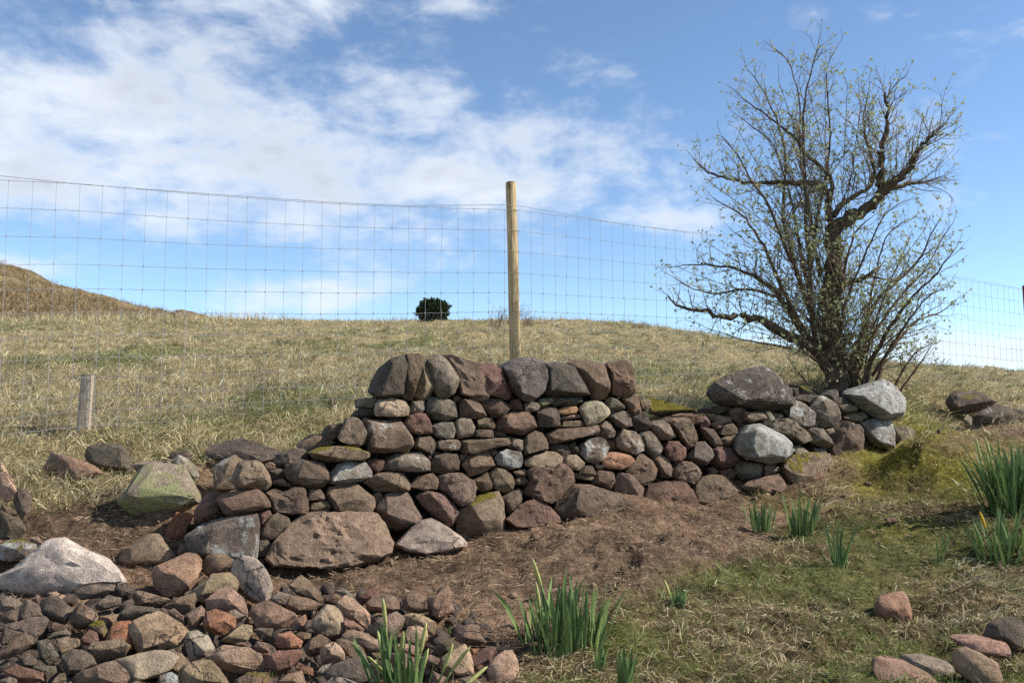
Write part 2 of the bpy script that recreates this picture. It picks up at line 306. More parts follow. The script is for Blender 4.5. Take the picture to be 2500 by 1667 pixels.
# ---------------------------------------------------------------- stone outlines read off the photograph (crop | outline | colour | traits | label)
CROPS = {'A': (440, 1000, 3.92), 'B': (840, 840, 3.92), 'C': (1200, 840, 3.92), 'D': (1640, 860, 3.92), 'E': (0, 1060, 4.612),
         'F': (0, 1300, 4.273), 'G': (350, 1300, 4.273), 'H': (750, 1340, 4.276), 'I': (2000, 1300, 4.272), 'J': (2000, 900, 3.564), 'M': (900, 1180, 2.352)}
WALL = '''A|140 960 190 890 260 800 340 770 390 790 370 850 420 990 360 1050 180 1080 140 1040|r|k12 a2
A|350 850 400 800 560 770 740 755 800 810 860 880 865 930 740 970 600 1010 500 1025 430 990 390 920|p|a2
A|60 1200 200 1095 330 1050 560 1010 730 990 750 1080 745 1250 730 1440 600 1420 400 1395 200 1400 60 1340|g|l6 a3
A|500 640 540 590 570 520 650 490 740 485 790 530 860 640 870 710 820 770 740 745 620 735 540 745 500 700|t|s4 a3
A|810 520 860 500 905 520 910 565 830 570|p|k8
A|820 570 960 565 1010 590 1015 660 880 670 860 620|d|k8 a2
A|885 680 980 655 1070 720 1070 750 960 735 890 710|b|k5 a2
A|1000 520 1050 470 1100 490 1090 540 1010 570|b|k10
A|1005 600 1060 520 1160 475 1280 490 1370 520 1410 600 1415 660 1370 740 1200 750 1080 710 1020 650|b|l3 a2
A|890 490 930 430 1010 390 1100 370 1180 375 1220 410 1210 470 1100 480 1010 500 980 560 910 560|d|m3 k15 a2
A|1130 360 1200 300 1290 255 1390 250 1480 310 1420 340 1300 370 1200 390|b|k15
A|1395 220 1420 150 1500 125 1590 120 1570 220 1520 260 1450 300 1400 270|b|k12 a2
A|1510 270 1560 170 1600 90 1680 80 1730 110 1790 230 1770 320 1660 360 1560 310|b|s2
A|1220 410 1330 360 1450 340 1560 345 1690 360 1790 400 1810 440 1760 490 1600 495 1400 500 1280 470|t|m5 a3
A|760 1160 810 1090 880 1010 930 985 1030 1040 1070 1110 1050 1170 960 1220 860 1245 780 1230|b|s2
A|745 990 860 950 880 1000 830 1080 770 1110 750 1070|r|a2
A|830 800 900 760 980 790 1080 745 1180 760 1200 840 1210 960 1190 1000 1060 1000 900 975 870 870|b|l2
A|1210 770 1230 755 1340 755 1400 850 1380 860 1215 870|b|a4
A|1225 950 1260 885 1400 870 1445 920 1425 980 1300 990 1240 985|b|a2
A|1390 800 1420 740 1560 725 1690 710 1760 770 1850 840 1860 920 1820 980 1640 995 1480 965 1440 890|p|a2
A|1410 700 1430 620 1500 530 1600 500 1780 505 1840 590 1830 640 1740 680 1600 710 1480 715|w|l8 a3
A|750 1330 760 1250 830 1250 865 1290 855 1360 800 1410 750 1400|b|
A|850 1420 900 1280 1000 1190 1080 1090 1200 1020 1500 1005 1820 1000 1900 1080 1960 1180 1990 1300 1960 1390 1880 1440 1700 1500 1400 1530 1100 1510 930 1490|P|k-4 b7
A|735 1450 780 1420 820 1450 800 1490 740 1490|d|a2
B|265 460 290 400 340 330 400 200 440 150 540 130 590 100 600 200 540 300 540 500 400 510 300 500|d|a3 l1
B|545 380 600 180 600 100 700 95 750 110 760 160 740 260 700 340 670 480 650 535 560 510|b|a3 k-4
B|690 420 740 260 750 165 800 175 840 220 850 330 860 440 800 520 740 535 680 500|t|a2
B|790 155 880 100 940 120 1020 190 1050 270 1110 320 1110 370 1060 480 990 510 900 505 850 420 850 240|g|s6 a4 k-3
B|935 110 1000 105 1130 150 1220 170 1280 240 1340 330 1370 450 1360 510 1290 535 1100 480 1080 350 1040 230|p|s2
B|1235 180 1290 175 1440 190 1500 240 1540 330 1590 430 1590 510 1560 530 1420 500 1370 490 1370 400 1310 290|r|a2
B|1500 230 1560 190 1640 150 1750 130 1880 160 1920 240 1930 330 1900 430 1840 500 1790 545 1720 540 1650 470 1600 430 1560 320|G|s6 k-3
C|515 190 600 170 700 190 790 210 850 260 880 330 940 460 930 490 700 500 530 490 480 480 520 350|G|a5
C|730 180 800 155 960 165 1060 180 1100 250 1130 350 1125 450 1090 520 960 520 930 440 880 310 800 220|b|s2 a3
C|1100 200 1160 170 1270 165 1320 220 1340 300 1360 400 1355 460 1250 500 1150 475 1130 380 1130 280|r|s1
B|1040 510 1080 485 1120 520 1090 555 1050 545|b|
B|110 530 220 515 330 520 340 560 290 620 120 600|g|k10 s3
B|80 690 150 610 280 620 300 680 180 720|d|k8 a2
B|300 650 310 580 360 530 490 520 590 550 625 620 610 685 470 700 310 690|T|s4 a4 k-3
B|625 670 640 550 770 540 770 630 740 660|g|a3
B|775 620 800 550 840 510 1030 530 1060 560 1080 650 1095 700 980 735 870 725 800 670|g|l5 a2
B|1105 560 1120 530 1270 530 1310 580 1365 690 1250 710 1105 700|b|a3
B|1300 560 1370 525 1500 525 1560 570 1590 620 1540 680 1480 715 1400 690 1340 630|r|a4
B|1570 600 1600 530 1690 520 1715 635 1620 630|r|a2
B|1715 580 1760 550 1850 560 1865 600 1840 640 1730 640|g|l3
C|420 550 470 520 580 510 590 560 540 590 450 610|g|l3 a2
C|590 510 720 500 860 510 865 550 800 585 590 590|g|a3
C|830 620 880 560 980 535 1050 560 1110 610 1130 660 1060 720 970 780 900 770 870 700|T|s4 l3
C|1095 540 1130 505 1200 530 1270 590 1265 620 1140 660 1100 620|g|a2
C|1250 510 1370 480 1400 520 1430 630 1420 660 1330 670 1290 590|b|a3
C|1400 530 1500 525 1525 590 1470 640 1430 610|t|k6
B|175 740 200 710 340 715 400 760 540 750 590 830 645 880 650 950 600 1030 420 1050 230 1035 210 980 240 900 200 830|b|l5 a2
B|370 740 440 705 550 700 545 730 430 770 390 760|d|k4 a2
B|560 770 620 690 700 660 780 670 830 780 830 850 720 870 640 850 580 810|r|s5
B|830 770 900 750 1040 750 1060 830 1040 900 1000 910 880 890 835 840|g|s4 l2
B|1060 740 1110 710 1210 720 1245 800 1220 880 1090 900 1060 850|g|s6
B|1270 780 1275 710 1410 700 1450 790 1440 810 1280 800|b|a3
B|1230 880 1260 815 1420 820 1425 885 1300 892|b|l3
B|1430 880 1435 825 1520 840 1550 870 1540 885|b|a2
B|1450 780 1500 700 1600 650 1760 655 1810 700 1840 790 1760 840 1720 870 1560 850 1470 820|p|a2
C|440 650 500 610 610 600 640 660 655 790 560 800 450 790 480 730|d|a3
C|620 630 700 600 800 590 828 630 800 660 660 680|o|s6
C|650 700 720 680 845 668 850 705 760 720 660 725|b|a2
C|660 790 690 740 850 730 878 770 860 785 750 790|b|
C|1110 690 1160 650 1300 640 1330 700 1350 780 1290 810 1200 790 1140 730|g|l4 a2
C|1340 690 1480 645 1500 720 1525 800 1480 820 1380 830 1350 760|d|a3
B|650 960 700 890 830 875 870 920 870 1010 830 1060 760 1020 660 990|b|a2
B|880 940 920 915 1080 915 1110 950 1100 1010 960 1020 880 985|b|l4
B|1110 920 1300 890 1580 885 1585 960 1400 1000 1200 1050 1120 1045|b|l2 a3
B|1600 890 1710 920 1710 1010 1690 1025 1570 980|g|a3
C|310 930 350 870 420 830 490 850 540 950 535 1000 440 1020 310 1060|b|a2
C|510 860 640 810 830 790 1010 775 1030 820 1010 870 850 890 650 940 540 960|b|l3 a3
C|1020 790 1080 740 1130 745 1195 840 1170 890 1100 905 1030 870|g|l2 a2
C|1190 910 1240 820 1320 830 1400 870 1430 960 1430 1020 1370 1060 1260 1020 1200 980|T|l5
C|1410 870 1440 840 1520 830 1580 890 1640 990 1600 1060 1540 1095 1450 1020 1430 950|g|l4 a2
C|1520 760 1570 730 1650 735 1710 770 1768 880 1720 905 1620 915 1540 830|T|l3 a2
C|1670 740 1740 705 1850 710 1920 790 1945 900 1930 960 1870 1005 1800 900 1740 790|b|l2
B|380 1150 440 1080 560 1040 740 1035 800 1110 815 1210 700 1220 480 1215 390 1200|g|l5 m3 a2
B|780 1090 820 1050 835 1090 810 1120|r|a2
B|820 1150 870 1070 960 1040 1080 1050 1110 1120 1100 1200 950 1240 850 1220|b|a3
B|1130 1150 1190 1060 1380 1010 1440 1160 1350 1220 1200 1270 1160 1200|b|a2
B|1095 1060 1200 1050 1180 1090 1120 1130|b|k4
B|1440 1090 1470 1030 1560 1010 1690 1030 1715 1090 1690 1180 1600 1195 1470 1160|g|l8 a2
B|1390 1020 1455 1005 1470 1035 1430 1080 1405 1060|b|k3 a2
B|220 1110 290 1095 385 1110 370 1190 310 1225 250 1170|r|
B|850 1030 915 1030 900 1070 850 1075|b|k4 a2
C|310 1120 400 1060 510 1025 600 1030 670 1080 660 1120 610 1180 520 1215 420 1190 320 1160|t|s7
C|550 990 640 950 720 970 760 1030 700 1090 670 1110 610 1030|d|a2
C|850 960 920 910 1020 890 1090 930 1115 990 1080 1070 1000 1150 900 1120 850 1040|g|l6
C|730 960 800 930 835 1010 830 1050 770 1040|d|a2
C|1090 920 1190 910 1200 1000 1120 1020 1110 960|r|k4 a2
C|680 1130 730 1060 810 1060 880 1130 880 1170 820 1205 740 1190|b|s5
C|1050 1110 1110 1040 1200 1030 1320 1065 1355 1100 1320 1160 1230 1195 1120 1190 1060 1160|o|s6
C|1330 1150 1400 1060 1450 1050 1530 1110 1580 1200 1540 1290 1450 1350 1380 1280 1280 1210|p|
C|1650 990 1690 930 1770 930 1840 990 1850 1060 1800 1120 1730 1120 1670 1070|r|s3
C|1560 1100 1610 1060 1690 1090 1715 1200 1690 1280 1620 1270 1590 1180|b|a2
B|180 1320 280 1240 420 1215 560 1230 640 1350 620 1400 540 1420 300 1400|b|m2 a2
B|640 1330 700 1270 840 1235 890 1290 900 1340 870 1390 740 1390 650 1370|b|s2
B|890 1270 990 1240 1100 1235 1210 1300 1250 1370 1240 1450 1180 1510 1100 1540 1020 1480 960 1420 900 1380|p|
B|1220 1300 1370 1230 1410 1330 1400 1390 1330 1420 1270 1390|b|a3
B|1385 1240 1450 1180 1550 1190 1620 1270 1635 1330 1610 1390 1530 1420 1420 1380|b|a3
B|1610 1220 1740 1195 1755 1230 1740 1270 1640 1250|b|a2
B|1630 1300 1670 1265 1740 1275 1772 1325 1720 1350 1650 1345|b|a2
C|320 1400 370 1300 345 1220 400 1185 480 1195 580 1205 650 1140 710 1160 775 1240 770 1320 700 1390 650 1470 560 1520 430 1480 330 1440|p|k-3
C|830 1240 890 1160 960 1160 1005 1250 920 1270|b|a2
C|790 1230 850 1250 990 1270 960 1310 850 1300 780 1280|b|k3 a2
C|970 1160 1080 1155 1100 1185 1010 1195|d|
C|960 1330 1010 1210 1080 1200 1170 1220 1180 1320 1140 1390 1050 1360|b|l2 a2
C|1180 1280 1220 1220 1310 1240 1410 1310 1470 1400 1440 1500 1400 1530 1260 1480 1180 1390|p|a2
C|1715 1190 1800 1130 1900 1125 1960 1170 1970 1240 1920 1340 1800 1310 1720 1270|b|l3
M|40 140 100 60 215 50 260 110 305 190 270 245 160 272 110 250 60 180|p|a2
M|270 75 330 40 440 65 490 120 515 170 480 240 440 250 380 200 310 130|p|a2
M|160 350 210 290 290 215 350 205 430 250 555 330 550 360 420 395 340 405 220 385|L|s6 k-12 b6
M|500 170 570 110 650 60 740 45 770 110 780 210 770 290 680 310 580 325 510 280|b|l2 m5 a2
M|760 80 860 30 885 50 870 110 840 160 800 175 780 120|b|a2
M|790 210 860 130 950 90 1010 110 1060 170 1110 220 1000 255 850 255|r|k-4 b5
M|1060 160 1110 80 1170 10 1260 10 1350 30 1450 80 1550 130 1550 190 1400 210 1200 215 1100 200|p|a3 k-6 b5
M|1560 100 1600 10 1700 -5 1790 5 1840 60 1870 130 1830 175 1700 190 1560 190|r|k-5 b4
M|25 60 55 50 90 75 70 110 40 120|b|k4
D|190 1290 270 1200 330 1180 500 1210 570 1250 620 1320 600 1380 470 1400 300 1460 220 1430|p|k-4 b5
D|130 1010 200 900 230 860 320 850 385 920 390 980 330 1080 220 1060 160 1030|g|l3 a2
D|390 930 430 900 560 905 620 950 610 1030 560 1110 450 1105 380 1060|r|a2
D|280 720 400 735 440 800 495 880 400 900 330 830|b|a3
D|460 780 500 700 580 680 625 740 620 780 500 790|b|
D|460 830 520 785 630 785 650 830 600 895 500 890|b|a2
D|380 690 430 645 500 680 490 740 420 750|r|k6 a2
D|90 610 170 585 280 620 290 660 190 690 130 650|r|k4
D|290 620 330 610 385 690 340 720 270 700|r|k6 a2
D|345 600 450 600 570 620 575 670 480 680 370 650|b|k8 a2
D|540 560 600 530 690 550 705 620 640 680 580 650|b|k10
D|340 540 420 520 520 500 530 560 440 590 360 580|d|k15 a2
D|620 680 710 670 720 720 640 740|r|k8 a2
D|460 1130 590 1110 600 1180 540 1215 470 1190|r|k4
D|345 1110 400 1090 450 1130 420 1180 360 1170|r|k5 a2
D|605 1080 640 1035 720 1045 850 1055 885 1110 860 1180 770 1230 660 1220 610 1160|g|l2 a2
D|605 1010 650 990 700 1020 680 1040 610 1045|r|k4'''
OLDWALL = '''D|890 1110 920 1070 970 1065 1045 1120 990 1170 900 1175|g|l3 a2
D|680 1290 740 1240 880 1210 990 1190 1040 1240 1090 1320 1000 1350 830 1360|p|k-5 b5
D|420 350 440 300 520 240 700 180 850 150 960 190 1030 260 1080 370 1160 480 1130 550 1000 575 860 570 720 540 560 500 480 460|G|l5 m1 k15 a2
D|640 900 660 800 740 720 850 690 910 750 1040 800 1140 870 1130 960 1060 1030 900 1050 740 1010 650 960|w|l8 a3 k-6
D|1110 640 1130 520 1200 475 1290 520 1360 610 1350 690 1280 715 1180 690|g|l6
D|1330 540 1400 430 1440 420 1540 480 1600 580 1610 640 1560 690 1430 715 1380 650|g|l5 a2
D|1160 440 1280 410 1400 410 1350 500 1230 480|d|k15 l2 a2
D|930 700 1000 660 1090 650 1200 700 1290 760 1330 830 1240 870 1120 800 990 760|g|l5
D|1300 740 1360 710 1440 730 1500 830 1545 905 1460 920 1340 860|g|l4 a2
D|1470 740 1540 725 1562 770 1530 805 1480 790|g|l5 a2
D|1500 870 1540 740 1620 670 1740 700 1790 800 1805 930 1760 1020 1690 1040 1560 1000 1500 950|b|l4
D|1820 680 1900 650 2100 670 2130 780 2130 910 2080 940 1990 900 1900 850 1850 760|w|l7 m2 a2 k-5
D|1680 400 1760 370 1930 300 2010 270 2110 310 2170 430 2205 510 2190 600 2110 640 1950 630 1860 570 1770 500|w|l9 a4
D|1620 620 1680 590 1840 570 1870 620 1800 670 1690 670|g|m4 l2 a2
D|1560 510 1680 500 1770 520 1770 560 1640 580|g|a2
D|1560 460 1620 430 1750 490 1680 505 1570 500|d|m3 k8 a2
D|1510 410 1580 360 1590 420 1550 460|g|l3 k6
D|1210 320 1340 330 1350 390 1230 410|d|m8 k30 a2
D|1080 350 1150 340 1160 420 1110 430|d|k25 a2
D|1155 350 1200 340 1210 410 1170 420|d|k25
D|1050 1120 1130 1010 1290 990 1500 1000 1560 1080 1570 1180 1440 1230 1290 1300 1120 1250|p|m6 k-4 b4
D|1365 920 1475 920 1475 980 1390 990|g|l4 a2
D|1130 960 1180 900 1220 890 1300 950 1250 990 1150 1000|g|l4 a2
D|1130 870 1195 900 1180 950 1140 950|g|l5
D|1570 1070 1640 1020 1710 1050 1700 1090 1620 1110|d|l2 k-5 a2
D|1490 920 1600 910 1700 1010 1620 1030 1540 990|d|k-3 a2
D|1800 950 1880 900 1990 910 2110 950 2040 1000 1850 1000|d|k12
D|2120 700 2210 690 2310 740 2330 830 2240 870 2130 850|g|m6 a2
D|880 670 900 570 930 560 995 660 960 690 890 700|g|l5 a2
D|700 570 880 570 890 640 760 670 710 640|b|k6 a2
D|950 580 1050 590 1070 630 990 640|g|k5
D|1985 650 2070 620 2110 640 2040 670|w|m3 a2
D|1365 640 1395 660 1395 710 1365 710|g|a2
D|1060 550 1130 540 1130 580 1080 585|g|k4'''
